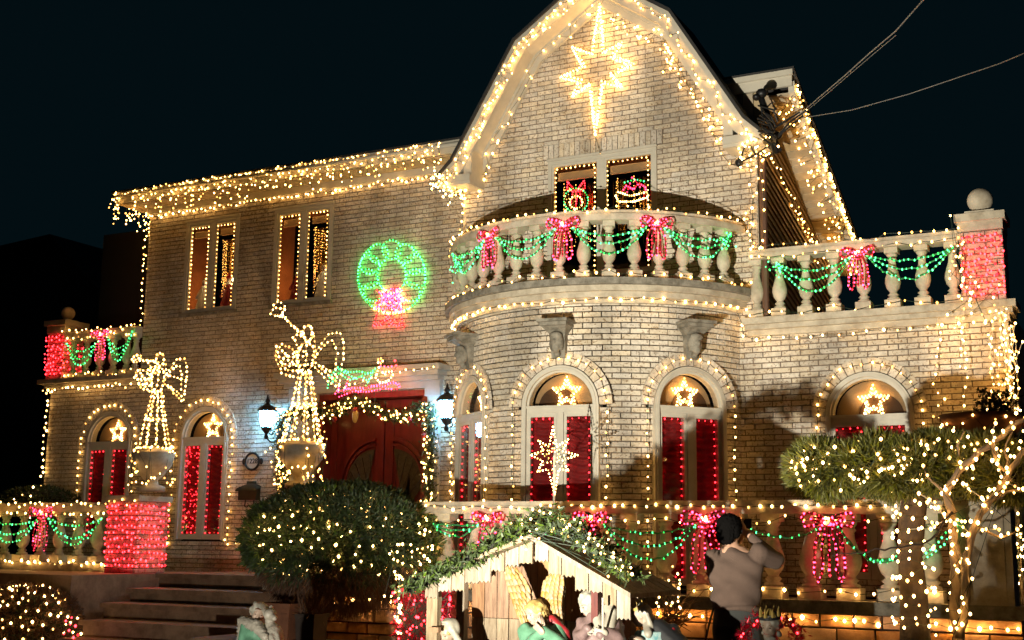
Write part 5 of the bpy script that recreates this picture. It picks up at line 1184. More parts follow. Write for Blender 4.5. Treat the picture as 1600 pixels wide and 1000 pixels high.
# garland on the roof
gt_ = thing('roof_garland', 'thick bright cedar garland draped along the stable roof', 'garland', (ax, YSF, az))
GP = [H(x, y+3, 1, YSF-.03) for x, y in ((640, 918), (690, 890), (740, 868), (790, 835), (840, 812), (880, 815), (930, 845), (955, 872), (975, 886), (992, 898))]
wd = [.022, .036, .042, .045, .045, .058, .066, .058, .04, .02]
cs = resample(GP, .006); n = len(cs); C_ = []
for i, p in enumerate(cs):
    w = np.interp(i/n*9, range(10), wd)
    for _ in range(4): C_.append(p+rng.normal(0, 1, 3)*np.array([w*.5, .10, w*.75]))
C_ = np.array(C_); sel = rng.random(len(C_)) < .55
sprigs(C_[sel], rng.normal(0, 1, (sel.sum(), 3))+np.array([0, -.5, -.1]), .060, .007, 4, .5, .2).build('foliage', m_leafbright, gt_, kind='stuff')
sprigs(C_[~sel], rng.normal(0, 1, ((~sel).sum(), 3)), .060, .007, 4, .5, .2).build('foliage', m_leaf, gt_, kind='stuff')
b = MB(); b.tube(resample(GP, .1), .035, 6); b.build('core', m_inner, gt_)
gl = []
for i in range(62):
    f_ = random.uniform(.46, 1)**.8; p = np.array(cs[int(f_*(n-1))]); gl.append(p+np.array([rng.normal(0, .04), -.08+rng.normal(0, .03), rng.normal(0, .06)]))
cluster(gl, 'warm lights in the garland on the right slope of the stable roof', e_warm2, .0085)
# dry twigs with lights right of stable
tw = thing('twig_bundle', 'bundle of dry brown twigs with lights right of the stable roof', 'twigs', H(1035, 990, 1, 10.7))
b = MB(); bc_ = H(1050, 975, 1, 10.7)
for k in range(60):
    d = rng.normal(0, 1, 3); d[2] = abs(d[2])*.8+.15; d /= np.linalg.norm(d); L = rng.uniform(.18, .46); m_ = bc_+d*L*.5+rng.normal(0, .03, 3); b.tube([bc_+rng.normal(0, .05, 3), m_, bc_+d*L+rng.normal(0, .04, 3)], [.006, .004, .002], 4)
b.build('twigs', m_twig, tw, kind='stuff')
cluster([H(x, y, 1, 10.5) for x, y in zip(rng.uniform(1000, 1068, 24), rng.uniform(885, 950, 24))], 'warm lights among the dry twigs right of the stable', e_warm2, .0095)
# red net block behind the stable's left side
rb = H(622, 960, 1, 8.9); rc = H(712, 960, 1, 8.9)
rt = thing('red_tinsel_box', 'red tinsel wrapped block covered in red lights behind the left stable post', 'decoration', ((rb[0]+rc[0])/2, 8.9, 0))
b = MB(); b.box((rb[0]+.03, 8.88, 0), (rc[0]-.03, 8.98, H(650, 921, 1, 8.9)[2])); b.build('block', m_crim, rt)
zt_ = H(650, 920, 1, 8.9)[2]
C_ = np.c_[rng.uniform(rb[0], rc[0], 2600), rng.uniform(8.84, 8.88, 2600), rng.uniform(.3, zt_, 2600)]; sprigs(C_, np.tile([0, -1., 0], (2600, 1)), .045, .003, 3, .8).build('tinsel', m_tinsel, rt, kind='stuff')
cluster([np.array([random.uniform(rb[0], rc[0]), 8.81, random.uniform(.6, zt_)]) for _ in range(105)], 'red lights on the tinsel block behind the stable', e_red, .0105, 'net_lights', 'net lights')
cluster([H(x, y, 1, 8.8) for x, y in zip(rng.normal(624, 3, 26), rng.uniform(890, 990, 26))], 'warm lights down the left edge of the red tinsel block', e_warm2, .009)
# ================================================================ FIGURES
def Rz(a): c, s = math.cos(a), math.sin(a); return np.array([[c, -s, 0], [s, c, 0], [0, 0, 1]])
def Rx(a): c, s = math.cos(a), math.sin(a); return np.array([[1, 0, 0], [0, c, -s], [0, s, c]])
def Ry(a): c, s = math.cos(a), math.sin(a); return np.array([[c, 0, s], [0, 1, 0], [-s, 0, c]])
def frame_fn(c, h, yaw, pitch=0, roll=0):
    """head space: x right, -y face direction, z up, unit = head height"""
    R = Rz(yaw)@Rx(pitch)@Ry(roll); return (lambda x, y, z: np.array(c)+R@(np.array([x, y, z])*h)), R, h
def head(mb, c, h, yaw, pitch=0, roll=0):
    f, R, h = frame_fn(c, h, yaw, pitch, roll); E = lambda p, r: mb.ell(f(*p), np.array(r)*h, R, nu=16, nv=12)
    E((0, .03, .10), (.36, .43, .38)); E((0, -.10, -.10), (.29, .29, .34)); E((0, -.24, -.36), (.13, .13, .10)); E((0, -.33, .07), (.24, .08, .06))
    E((0, -.41, -.06), (.045, .06, .12)); E((0, -.44, -.13), (.06, .06, .045)); E((-.16, -.28, -.12), (.10, .09, .10)); E((.16, -.28, -.12), (.10, .09, .10))
    E((0, -.36, -.25), (.10, .05, .028)); E((0, -.35, -.30), (.085, .05, .028)); E((-.37, .03, -.05), (.04, .09, .12)); E((.37, .03, -.05), (.04, .09, .12))
    mb.caps(f(0, .08, -.25), f(0, .16, -.75), .19*h, .21*h)
    return f, R
def face_bits(f, R, h, par):
    b = MB(); 
    for s in (-1, 1): b.ell(f(s*.135, -.345, -.015), np.array([.062, .03, .026])*h, R)
    b.build('eyes', m_eye, par, smooth=True)
    b = MB(); b.ell(f(0, -.395, -.272), np.array([.085, .022, .026])*h, R); b.build('lips', m_lip, par, smooth=True)
    b = MB()
    for s in (-1, 1): b.tube([f(s*.06, -.385, .07), f(s*.14, -.375, .095), f(s*.22, -.33, .06)], .014*h, 5)
    b.build('brows', m_brownhair, par, smooth=True)
def hair(par, f, R, h, m, curls=34, zlow=-.35, front=.18, vol=1.0, seed=1, long=False):
    r_ = np.random.default_rng(seed); b = MB(); b.ell(f(0, .08, .14), np.array([.41, .44, .40])*h*vol, R, nu=18, nv=12)
    for k in range(curls):
        a = r_.uniform(0, 2*math.pi); z = r_.uniform(zlow, .45); rad = math.sqrt(max(0, 1-((z-.1)/.50)**2)) if z > .1 else 1
        x = .40*rad*math.cos(a); y = .10+.42*rad*math.sin(a)
        if y < -.05 and z < front: continue
        b.ell(f(x, y, z), np.array([.10, .10, .11])*h*r_.uniform(.8, 1.3), R, nu=10, nv=7)
    if long:
        for s in (-1, 1): b.caps(f(s*.36, .05, 0), f(s*.38, .02, -.55), .12*h, .09*h)
    return remesh(b, 'hair', m, par, h*.05, 2)
def hand(mb, wrist, direction, palmn, L, curl=.5, thumb=1):
    """five fingered hand; wrist point, pointing direction, palm normal, hand length"""
    d = np.array(direction, float); d /= np.linalg.norm(d); n = np.array(palmn, float); n -= d*(n@d); n /= np.linalg.norm(n); s = np.cross(d, n); w = np.array(wrist, float)
    Rm = np.array([s, d, n]).T; mb.ell(w+d*L*.27, (L*.22, L*.30, L*.11), Rm, nu=14, nv=9)
    for i, (o, l, sp) in enumerate(((-.16, .40, -.10), (-.055, .47, -.03), (.055, .44, .04), (.155, .35, .12))):
        p = w+d*L*.46+s*o*L; a = 0; dirv = d+s*sp; dirv /= np.linalg.norm(dirv)
        for seg, k in ((.45, 1), (.32, .86), (.23, .74)):
            q = p+(dirv*math.cos(a)+n*math.sin(a))*l*L*seg; mb.caps(p, q, .052*L*k, .046*L*k, 8); p = q; a += curl
    p = w+d*L*.14+s*thumb*-.17*L; q = p+(d*.6-s*thumb*.75+n*.25)*L*.18; mb.caps(p, q, .062*L, .054*L, 8); mb.caps(q, q+(d*.9-s*thumb*.1+n*.3)*L*.17, .052*L, .042*L, 8)
def robe_rings(mb, rings, n=40, folds=9, amp=.012, seed=0):
    """closed loft: rings = (cx, cy, z, rx, ry, foldscale)"""
    vs = []
    for k, (cx_, cy_, z, rx, ry, fs_) in enumerate(rings):
        for j in range(n): a = 2*math.pi*j/n; q = 1+fs_*(.5*math.sin(folds*a+seed+z*2.2)+.35*math.sin((folds*1.7//1)*a+seed*3-z*3)); vs.append((cx_+rx*q*math.cos(a), cy_+ry*q*math.sin(a), z))
    fs = [(i*n+j, i*n+(j+1) % n, (i+1)*n+(j+1) % n, (i+1)*n+j) for i in range(len(rings)-1) for j in range(n)]
    fs += [tuple(range(n))[::-1], tuple(range((len(rings)-1)*n, len(rings)*n))]; mb.add(vs, fs)
def dense_rings(R_, m=5):
    out = []
    for a, b in zip(R_, R_[1:]):
        for k in range(m): out.append(tuple(np.array(a)*(1-k/m)+np.array(b)*k/m))
    return out+[R_[-1]]
def fold_disp(seed, amp, dirn=(1, 0, .3), fr=45):
    d = np.array(dirn)
    return lambda V, N_: N_*(amp*np.sin(fr*(V@d)+2*np.sin(V[:, 2]*11+seed))*.7)[:, None]
# ---- kneeling/standing angel with gilded wings
YG = 8.2
def P_(px, py, y=YG): return np.array(H(px, py, 1, y))
h = .165
A = P_(846, 958); A0 = (A[0], YG+.03)
ang = thing('nativity_angel', 'green robed blond angel statue with large gilded wings in front of the stable boards', 'statue', (A0[0], A0[1], 0))
b = MB(); f, R = head(b, P_(836, 957), h, R_(-28), R_(18), R_(-10)); sh1 = P_(820, 985, YG+.02); sh2_ = P_(872, 980, YG+.05)
hd = remesh(b, 'head', m_skin, ang, .008, 2); face_bits(f, R, h, hd); hair(ang, f, R, h, m_blonde, 40, -.45, .2, 1.02, 2)
b = MB(); z0 = sh1[2]
rr_ = [(A0[0], A0[1], 0, .22, .20, .10), (A0[0], A0[1], .35, .20, .18, .08), (A0[0], A0[1], z0-.30, .13, .11, .05), (A0[0], A0[1], z0-.12, .135, .10, .04), (A0[0], A0[1], z0-.02, .13, .085, .02), (A0[0]-.01, A0[1], z0+.045, .055, .05, 0)]
robe_rings(b, dense_rings(rr_), 44, 8)
el = P_(826, 1010, YG-.05); er = P_(880, 1010, YG-.02)
b.caps(sh1, el, .052, .05); b.caps(sh2_, er, .052, .05); b.caps(el, P_(845, 988, YG-.14), .05, .036); b.caps(er, P_(850, 985, YG-.14), .05, .036)
remesh(b, 'robe', m_mint, ang, .009, 2, fold_disp(1, .006, (.9, .3, .5), 60))
b = MB(); hand(b, P_(846, 986, YG-.13), (-.35, -.1, .9), (0, 1, 0), .12, .15); hand(b, P_(850, 990, YG-.17), (-.65, -.05, .5), (0, 1, .3), .12, .3, -1); remesh(b, 'hands', m_skin, ang, .005, 2)
b = MB(); b.caps(P_(862, 968, YG+.03), P_(884, 988, YG+.04), .035, .03); b.caps(P_(884, 988, YG+.04), P_(890, 1030, YG+.04), .03, .04); remesh(b, 'cape', m_crim, ang, .009, 2)
def wing(pts_out, pts_in, y0, y1, name='wing'):
    """feathered wing slab: outline given in pixels between outer and inner edges, with overlapping feather rows"""
    n = len(pts_out); b = MB(); vs = []
    for i in range(n):
        o = P_(*pts_out[i], y0+(y1-y0)*i/(n-1)); q = P_(*pts_in[i], y0+(y1-y0)*i/(n-1)); m_ = (o+q)/2
        vs += [o, m_+np.array([0, -.035, 0]), q, m_+np.array([0, .02, 0])]
    fs = []
    for i in range(n-1):
        for j in range(4): fs.append((4*i+j, 4*i+(j+1) % 4, 4*i+4+(j+1) % 4, 4*i+4+j))
    fs += [(0, 3, 2, 1), (4*n-4, 4*n-3, 4*n-2, 4*n-1)]; b.add(vs, fs); w_ = b.build(name, m_wing, ang)
    rows = 11
    for r_ in range(rows):
        t_ = (r_+.6)/rows*(n-1); i = min(n-2, int(t_)); k = t_-i; y = y0+(y1-y0)*t_/(n-1)
        o = P_(*pts_out[i], y)*(1-k)+P_(*pts_out[i+1], y)*k; q = P_(*pts_in[i], y)*(1-k)+P_(*pts_in[i+1], y)*k
        nf = 5; up = (P_(*pts_out[0], y)+P_(*pts_in[0], y))/2-(P_(*pts_out[-1], y)+P_(*pts_in[-1], y))/2; up /= np.linalg.norm(up)
        for j in range(nf):
            s_ = (j+.5)/nf; c = o*(1-s_)+q*s_+np.array([0, -.022-.02*math.sin(math.pi*s_), 0]); L = .042; wdt = np.linalg.norm(o-q)/nf*.62; dx = (q-o)/np.linalg.norm(q-o)
            Rm = np.array([dx, np.cross(dx, up), up]).T; bb = MB(); bb.ell(c+up*L*.5, (wdt, .008, L), Rm, nu=8, nv=5); bb.build('feather', m_wing, w_, smooth=True)
wing([(793, 893), (792, 905), (798, 925), (806, 948), (812, 965), (822, 985)], [(802, 890), (820, 902), (832, 922), (833, 945), (830, 965), (838, 990)], YG+.16, YG+.10)
wing([(862, 905), (850, 920), (848, 935), (854, 950), (862, 968)], [(883, 896), (884, 918), (881, 938), (880, 955), (882, 975)], YG+.16, YG+.12)
# ---- bearded staff figure
B_ = P_(940, 975, YG); jo = thing('nativity_father', 'bearded statue in mauve robe and cream shawl holding a staff, bowing left', 'statue', (B_[0], YG, 0))
h = .175; b = MB(); f, R = head(b, P_(921, 943), h, R_(-48), R_(28), R_(-8)); hd = remesh(b, 'head', m_statue, jo, .008, 2); face_bits(f, R, h, hd); hair(jo, f, R, h, m_greyhair, 44, -.4, .15, 1.05, 3)
b = MB(); 
for k in range(12): a = rng.uniform(-1, 1); b.ell(f(.2*a, -.28+.1*abs(a), -.42-rng.uniform(0, .14)), np.array([.09, .09, .12])*h, R, nu=8, nv=6)
remesh(b, 'beard', m_greyhair, jo, .009, 2)
b = MB(); z0 = P_(935, 965)[2]; cx_ = B_[0]
robe_rings(b, dense_rings([(cx_, YG, 0, .25, .21, .08), (cx_, YG, .4, .22, .19, .07), (cx_, YG, z0-.25, .175, .14, .05), (cx_, YG, z0-.05, .16, .11, .03), (cx_-.01, YG, z0+.03, .09, .07, .01)]), 44, 9, seed=2)
b.caps(P_(955, 968, YG), P_(962, 995, YG-.10), .06, .06); b.caps(P_(962, 995, YG-.1), P_(940, 990, YG-.2), .055, .04); b.caps(P_(912, 975, YG), P_(905, 998, YG-.08), .055, .05); b.caps(P_(905, 998, YG-.08), P_(918, 984, YG-.18), .05, .035)
remesh(b, 'robe', m_mauve, jo, .009, 2, fold_disp(2, .008, (.7, .4, .7), 55))
b = MB(); b.caps(P_(945, 935, YG+.03), P_(957, 960, YG-.05), .04, .045); b.caps(P_(957, 960, YG-.05), P_(945, 1000, YG-.16), .045, .05); b.caps(P_(945, 1000, YG-.16), P_(955, 1060, YG-.16), .05, .06); b.caps(P_(930, 955, YG-.05), P_(938, 985, YG-.13), .03, .045)
remesh(b, 'shawl', m_statue, jo, .009, 2, fold_disp(3, .006, (1, .2, .2), 70))
b = MB(); b.tube([P_(942, 934, YG-.22), P_(942, 1100, YG-.22)], .009, 8); b.build('staff', m_statue, jo)
b = MB(); hand(b, P_(918, 986, YG-.17), (.8, -.2, .1), (0, .5, -1), .13, .6); hand(b, P_(950, 990, YG-.2), (-.7, -.3, .1), (0, 1, .2), .13, .6, -1); remesh(b, 'hands', m_statue, jo, .005, 2)
# ---- veiled woman
M_ = P_(703, 985, YG); ma = thing('nativity_mother', 'kneeling statue in a pale veil looking down, left end of the stable', 'statue', (M_[0], YG, 0))
h = .16; b = MB(); f, R = head(b, P_(701, 988), h, R_(-22), R_(24), R_(4)); hd = remesh(b, 'head', m_skin, ma, .008, 2); face_bits(f, R, h, hd)
b = MB(); 
for s in (-1, 1): b.caps(f(s*.05, -.24, .34), f(s*.30, -.20, .05), .07*h, .07*h)
remesh(b, 'hair', m_blonde, ma, .007, 2)
b = MB(); b.ell(f(0, .16, .12), np.array([.47, .45, .50])*h, R, nu=20, nv=14); b.tube([f(0, -.02, .52), f(0, .0, .62)], [.22*h, .2*h], 14)
for s in (-1, 1): b.caps(f(s*.40, .02, .15), f(s*.47, .06, -.75), .10*h, .22*h)
remesh(b, 'veil', m_statue, ma, .008, 2, fold_disp(5, .004, (.5, 1, .3), 80))
b = MB(); robe_rings(b, dense_rings([(M_[0], YG, 0, .26, .28, .08), (M_[0], YG, .3, .20, .20, .06), (M_[0], YG+.02, .66, .15, .12, .04), (M_[0], YG+.03, .80, .12, .09, .02)]), 40, 8, seed=4)
remesh(b, 'robe', m_statue, ma, .01, 2, fold_disp(6, .006))
b = MB(); hand(b, (M_[0]-.02, YG-.17, .62), (.1, -.3, .9), (1, 0, 0), .11, .1); hand(b, (M_[0]+.03, YG-.17, .62), (-.1, -.3, .9), (-1, 0, 0), .11, .1, -1); remesh(b, 'hands', m_skin, ma, .005, 2)
# ---- shepherd carrying a lamb
Sx = P_(398, 985, YG+.3); YH = YG+.3; Q_ = lambda px, py, dy=0: P_(px, py, YH+dy)
shp = thing('nativity_shepherd', 'shepherd statue in pale cap and mint robe hugging a small lamb', 'statue', (Sx[0], YH, 0))
h = .17; b = MB(); f, R = head(b, Q_(404, 959), h, R_(38), R_(2), R_(12)); hd = remesh(b, 'head', m_skin, shp, .008, 2); face_bits(f, R, h, hd); hair(shp, f, R, h, m_greyhair, 26, -.15, .25, 1.06, 7)
b = MB(); b.tube([f(-.42, -.02, .12), f(-.1, -.42, .26), f(.36, -.20, .20)], .03*h, 6); b.build('headband', m_terra, shp)
b = MB(); z0 = Q_(398, 975)[2]; robe_rings(b, dense_rings([(Sx[0], YH, 0, .22, .20, .08), (Sx[0], YH, .4, .19, .17, .06), (Sx[0], YH, z0-.18, .15, .12, .04), (Sx[0], YH, z0-.0, .13, .09, .02)]), 40, 8, seed=6)
b.caps(Q_(385, 985), Q_(392, 1012, -.12), .05, .05); remesh(b, 'robe', m_mint, shp, .01, 2, fold_disp(7, .007))
b = MB(); b.caps(Q_(382, 978, .02), Q_(379, 1015, -.02), .055, .05); b.caps(Q_(380, 972, 0), Q_(402, 978, -.10), .05, .05); b.caps(Q_(402, 978, -.1), Q_(414, 995, -.15), .048, .035); remesh(b, 'fleece_shawl', m_statue, shp, .009, 1, lambda V, N_: N_*(rng.normal(0, .004, len(V)))[:, None])
b = MB(); hand(b, Q_(416, 996, -.14), (.3, -.2, -.6), (.3, .9, 0), .12, .4); remesh(b, 'hand', m_statue, shp, .005, 2)
lam = thing('nativity_lamb', 'small ivory lamb held against the shepherd statue', 'statue', Q_(425, 1005, -.1))
b = MB(); b.ell(Q_(428, 1000, -.05), (.075, .09, .13)); b.caps(Q_(424, 985, -.05), Q_(421, 966, -.05), .05, .035); b.ell(Q_(422, 960, -.06), (.05, .06, .048)); b.caps(Q_(422, 960, -.06), Q_(429, 966, -.10), .036, .022); b.ell(Q_(414, 957, -.03), (.012, .03, .035)); b.ell(Q_(424, 951, -.03), (.012, .03, .028))
b.caps(Q_(432, 990, -.08), Q_(437, 1010, -.12), .025, .017); b.caps(Q_(424, 995, -.12), Q_(430, 1015, -.16), .025, .017); b.caps(Q_(424, 1012, -.05), Q_(420, 1030, -.08), .03, .018)
remesh(b, 'body', m_statue, lam, .007, 1, lambda V, N_: N_*(rng.normal(0, .002, len(V)))[:, None])
# ---- king facing left
YK = YG+.25; K_ = lambda px, py, dy=0: P_(px, py, YK+dy)
kc = K_(1020, 985); kg = thing('nativity_king', 'bowing king statue with crown, cream headcloth and dark cape right of the stable', 'statue', (kc[0], YK, 0))
h = .15; b = MB(); f, R = head(b, K_(1001, 962), h, R_(-72), R_(22), R_(0)); hd = remesh(b, 'head', m_skin, kg, .008, 2); face_bits(f, R, h, hd)
b = MB(); b.ell(f(0, .20, .10), np.array([.46, .42, .44])*h, R, nu=20, nv=14)
for k in range(5): b.caps(f(.40-.2*k, .35, .1), K_(1020+6*k, 985+3*abs(k-2), -.04+.05*k), .09*h, .16*h)
b.caps(f(-.3, .1, -.1), K_(1014, 990, -.1), .14*h, .2*h); remesh(b, 'headcloth', m_statue, kg, .008, 2, fold_disp(9, .006, (.8, .2, .6), 75))
b = MB(); b.lathe([(.40, .0), (.42, .12), (.38, .13), (.36, .0)], (0, 0, 0), 20)
V = np.array(b.v)*h; b.v = [tuple(np.array(f(0, .08, .30))+R@v) for v in V]
for k in range(7): a = 2*math.pi*k/7; b.cone(f(.40*math.cos(a), .08+.40*math.sin(a), .40), f(.46*math.cos(a), .08+.46*math.sin(a), .66), .06*h, .01*h, 6)
b.build('crown', m_gold, kg)
b = MB(); z0 = K_(1025, 985)[2]; robe_rings(b, dense_rings([(kc[0], YK, 0, .25, .22, .07), (kc[0], YK, .4, .22, .2, .06), (kc[0]+.0, YK, z0-.2, .18, .14, .04), (kc[0], YK, z0-.0, .12, .09, .02)]), 40, 8, seed=8); remesh(b, 'robe', m_bluep, kg, .01, 2, fold_disp(8, .006))
b = MB(); b.caps(K_(1030, 985, .02), K_(1058, 1010, .0), .08, .09); b.caps(K_(1052, 985, .04), K_(1060, 1030, .03), .05, .08); remesh(b, 'cape', m_blackp, kg, .01, 2)
b = MB(); b.caps(K_(1052, 984, -.0), K_(1060, 1005, -.02), .016, .022); b.build('cape_lining', m_crim, kg, smooth=True)
b = MB(); hand(b, K_(1005, 1000, -.14), (-.8, -.2, .2), (0, .3, -1), .12, .5); remesh(b, 'hand', m_skin, kg, .005, 2)
# ---- hatted figure at the right with tinsel
YR = YG-.1; T_ = lambda px, py, dy=0: P_(px, py, YR+dy)
tc_ = T_(1205, 980); rk = thing('nativity_traveller', 'white bearded statue wearing a black band and small crown among red tinsel', 'statue', (tc_[0], YR, 0))
h = .15; b = MB(); f, R = head(b, T_(1204, 978), h, R_(-12), R_(10), 0); hd = remesh(b, 'head', m_skin, rk, .008, 2); face_bits(f, R, h, hd); hair(rk, f, R, h, m_statue, 34, -.4, .1, 1.0, 12)
b = MB(); b.lathe([(.46, .0), (.47, .12), (.40, .13), (.38, .0)], (0, 0, 0), 20); V = np.array(b.v)*h; b.v = [tuple(np.array(f(0, .05, .30))+R@v) for v in V]; b.build('hat_band', m_blackp, rk)
b = MB()
for k in range(8): a = 2*math.pi*k/8; b.cone(f(.40*math.cos(a), .05+.40*math.sin(a), .42), f(.42*math.cos(a), .05+.42*math.sin(a), .78), .09*h, .01*h, 5)
b.cone(f(0, .05, .40), f(0, .05, .72), .28*h, .05*h, 10); b.build('crown', m_gold, rk)
b = MB()
for k in range(14): a = rng.uniform(-1, 1); b.ell(f(.22*a, -.28+.1*abs(a), -.40-rng.uniform(0, .25)), np.array([.09, .08, .14])*h, R, nu=8, nv=6)
remesh(b, 'beard', m_statue, rk, .009, 1)
b = MB(); robe_rings(b, dense_rings([(tc_[0], YR, 0, .24, .22, .07), (tc_[0], YR, .45, .2, .18, .06), (tc_[0], YR, .80, .16, .13, .04), (tc_[0], YR, .90, .11, .09, .02)]), 40, 8, seed=9); remesh(b, 'robe', m_statue, rk, .01, 2, fold_disp(8, .006))
ts = thing('tinsel_wreath', 'red tinsel wreath with red lights around the hatted statue', 'tinsel wreath', T_(1205, 1010, .1))
ring_ = [T_(1205+52*math.cos(a), 1005+52*math.sin(a)*1.1, .12) for a in np.linspace(R_(195), R_(-15), 40)] if False else [T_(1205+44*math.cos(a), 1008-44*math.sin(a), .14) for a in np.linspace(R_(-20), R_(68), 20)], [T_(1205+44*math.cos(a), 1008-44*math.sin(a), .14) for a in np.linspace(R_(112), R_(200), 20)]
C_ = np.concatenate([np.array(resample(r_, .004)) for r_ in ring_]); C_ = np.repeat(C_, 3, 0)+rng.normal(0, .022, (len(C_)*3, 3)); sprigs(C_, rng.normal(0, 1, C_.shape), .045, .003, 4, .4).build('tinsel', m_tinsel, ts, kind='stuff')
cluster([p+rng.normal(0, .02, 3)+np.array([0, -.05, 0]) for r_ in ring_ for p in resample(r_, .04)], 'red lights in the tinsel wreath at lower right', e_red, .0085)
# ================================================================ PHOTOGRAPHER
YP = 9.45; V_ = lambda px, py, dy=0: np.array(H(px, py, 1, YP+dy))
per = thing('person', 'man seen from behind in pinkish beige sweater and dark trousers raising a phone', 'person', (V_(1150, 950)[0], YP, 0))
px0 = V_(1152, 950)[0]
hc = V_(1141, 829); h = .225
b = MB(); f, R = head(b, hc, h, R_(180-14), R_(4), 0)
zs_ = V_(1150, 868)[2]; zw = V_(1150, 945)[2]
shl, shr = V_(1113, 872, .02), V_(1190, 866, .0)
lHand = V_(1158, 838, .26); rHand = V_(1164, 832, .22)
elr = V_(1212, 876, .16); ell_ = V_(1118, 900, .22)
hip = zw-.05
b.ell((px0, YP, zs_-.12), (.19, .12, .20)); b.ell((px0, YP, zw+.02), (.165, .12, .16)); b.caps(hc+np.array([0, .0, -.1]), (px0, YP, zs_), .06, .07)
b.caps(shl, ell_, .052, .045); b.caps(shr, elr, .052, .045); b.caps(ell_, lHand, .042, .028); b.caps(elr, rHand, .042, .028)
for s in (-1, 1): b.caps((px0+s*.09, YP, hip), (px0+s*.11, YP, .52), .09, .06); b.caps((px0+s*.11, YP, .52), (px0+s*.12, YP-.01, .09), .058, .04); b.caps((px0+s*.12, YP-.02, .05), (px0+s*.13, YP+.14, .035), .045, .035)
hand(b, rHand, (-.3, .25, .75), (-.8, .1, .1), .17, .5, 1); hand(b, lHand, (.0, .25, .8), (.8, .1, .1), .17, .5, -1)
bd = remesh(b, 'body', m_pskin, per, .009, 2); face_bits(f, R, h, bd)
b = MB(); b.ell(f(0, .07, .14), np.array([.42, .46, .42])*h, R, nu=22, nv=14); b.ell(f(0, .26, -.14), np.array([.35, .24, .38])*h, R, nu=18, nv=12); b.ell(f(-.36, .12, -.02), np.array([.08, .16, .26])*h, R); b.ell(f(.36, .12, -.02), np.array([.08, .16, .26])*h, R); b.ell(f(0, -.12, .36), np.array([.3, .22, .16])*h, R)
remesh(b, 'hair', m_hair, per, .008, 1, lambda V, N_: N_*(rng.normal(0, .0042, len(V)))[:, None])
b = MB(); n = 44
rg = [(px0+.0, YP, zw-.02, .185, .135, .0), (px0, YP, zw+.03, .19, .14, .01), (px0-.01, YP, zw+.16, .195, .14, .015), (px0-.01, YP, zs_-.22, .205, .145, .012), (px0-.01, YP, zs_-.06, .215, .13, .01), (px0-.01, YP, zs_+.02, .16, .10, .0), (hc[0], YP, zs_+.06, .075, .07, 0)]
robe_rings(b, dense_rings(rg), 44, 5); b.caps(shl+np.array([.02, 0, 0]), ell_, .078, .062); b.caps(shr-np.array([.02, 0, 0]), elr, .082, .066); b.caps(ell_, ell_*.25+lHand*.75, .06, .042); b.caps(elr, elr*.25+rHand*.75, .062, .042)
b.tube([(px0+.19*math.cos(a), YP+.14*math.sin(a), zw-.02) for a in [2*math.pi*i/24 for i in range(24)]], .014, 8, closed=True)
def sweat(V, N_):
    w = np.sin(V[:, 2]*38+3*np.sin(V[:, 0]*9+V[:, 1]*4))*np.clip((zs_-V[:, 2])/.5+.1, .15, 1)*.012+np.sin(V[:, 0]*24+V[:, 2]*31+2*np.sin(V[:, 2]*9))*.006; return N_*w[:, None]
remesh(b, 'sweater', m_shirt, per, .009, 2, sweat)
b = MB(); robe_rings(b, dense_rings([(px0, YP, hip-.10, .185, .14, .0), (px0, YP, hip+.02, .18, .135, .01), (px0, YP, zw+.01, .172, .125, 0)]), 40, 6)
for s in (-1, 1): b.caps((px0+s*.088, YP, hip-.05), (px0+s*.11, YP, .52), .105, .082); b.caps((px0+s*.11, YP, .52), (px0+s*.12, YP, .12), .08, .068)
remesh(b, 'trousers', m_trouser, per, .010, 2, lambda V, N_: N_*(np.sin(V[:, 2]*30+V[:, 0]*22)*.004)[:, None])
b = MB()
for s in (-1, 1): b.caps((px0+s*.12, YP-.05, .05), (px0+s*.13, YP+.17, .04), .055, .045)
remesh(b, 'shoes', m_shoe, per, .010, 1)
ph = thing('mobile_phone', 'dark mobile phone held up by the photographer', 'phone', V_(1160, 818, .30)); c = V_(1160, 818, .30); b = MB(); b.box((c[0]-.075, c[1]-.005, c[2]-.038), (c[0]+.075, c[1]+.005, c[2]+.038)); b.build('case', m_blackp, ph)
# ================================================================ CABLES AND MAST
sm = thing('service_mast', 'dark service mast and insulators with looping cables on the right gable corner', 'service mast', PB(1190, 230, .3))
b = MB(); a0 = PB(1188, 150, .45); a1 = PB(1213, 240, .25); b.tube([a0, (a0+a1)/2+np.array([.03, 0, 0]), a1], .04, 8); b.ell(PB(1190, 146, .45), (.07, .07, .06)); b.ell(PB(1182, 152, .5), (.05, .06, .04)); b.ell(PB(1213, 212, .3), (.07, .07, .05)); b.ell(PB(1155, 254, .06), (.05, .05, .06))
b.build('mast', m_iron, sm, smooth=True)
b = MB()
for k in range(10): b.tube([PB(1186+rng.uniform(-4, 6), 165+5*k, .5), PB(1198+rng.uniform(-8, 12), 172+5*k, .55), PB(1207+rng.uniform(-6, 8), 190+4*k, .45)], .012, 5)
for L in ([(1155, 254), (1165, 225), (1185, 210), (1210, 200), (1250, 175)], [(1155, 254), (1180, 242), (1205, 225), (1225, 205), (1255, 180)], [(1170, 230), (1165, 205), (1178, 195)], [(1188, 160), (1195, 200), (1212, 214)], [(1205, 225), (1208, 240), (1195, 246), (1180, 240), (1170, 225)], [(1213, 214), (1235, 190), (1260, 172)], [(1196, 170), (1206, 160), (1212, 172)]): b.tube([PB(x, y, .35) for x, y in L], .012, 6)
b.build('cable_loops', m_cable, sm)
m_cab2 = mat('grey_overhead_wire', (.16, .16, .16), .5)
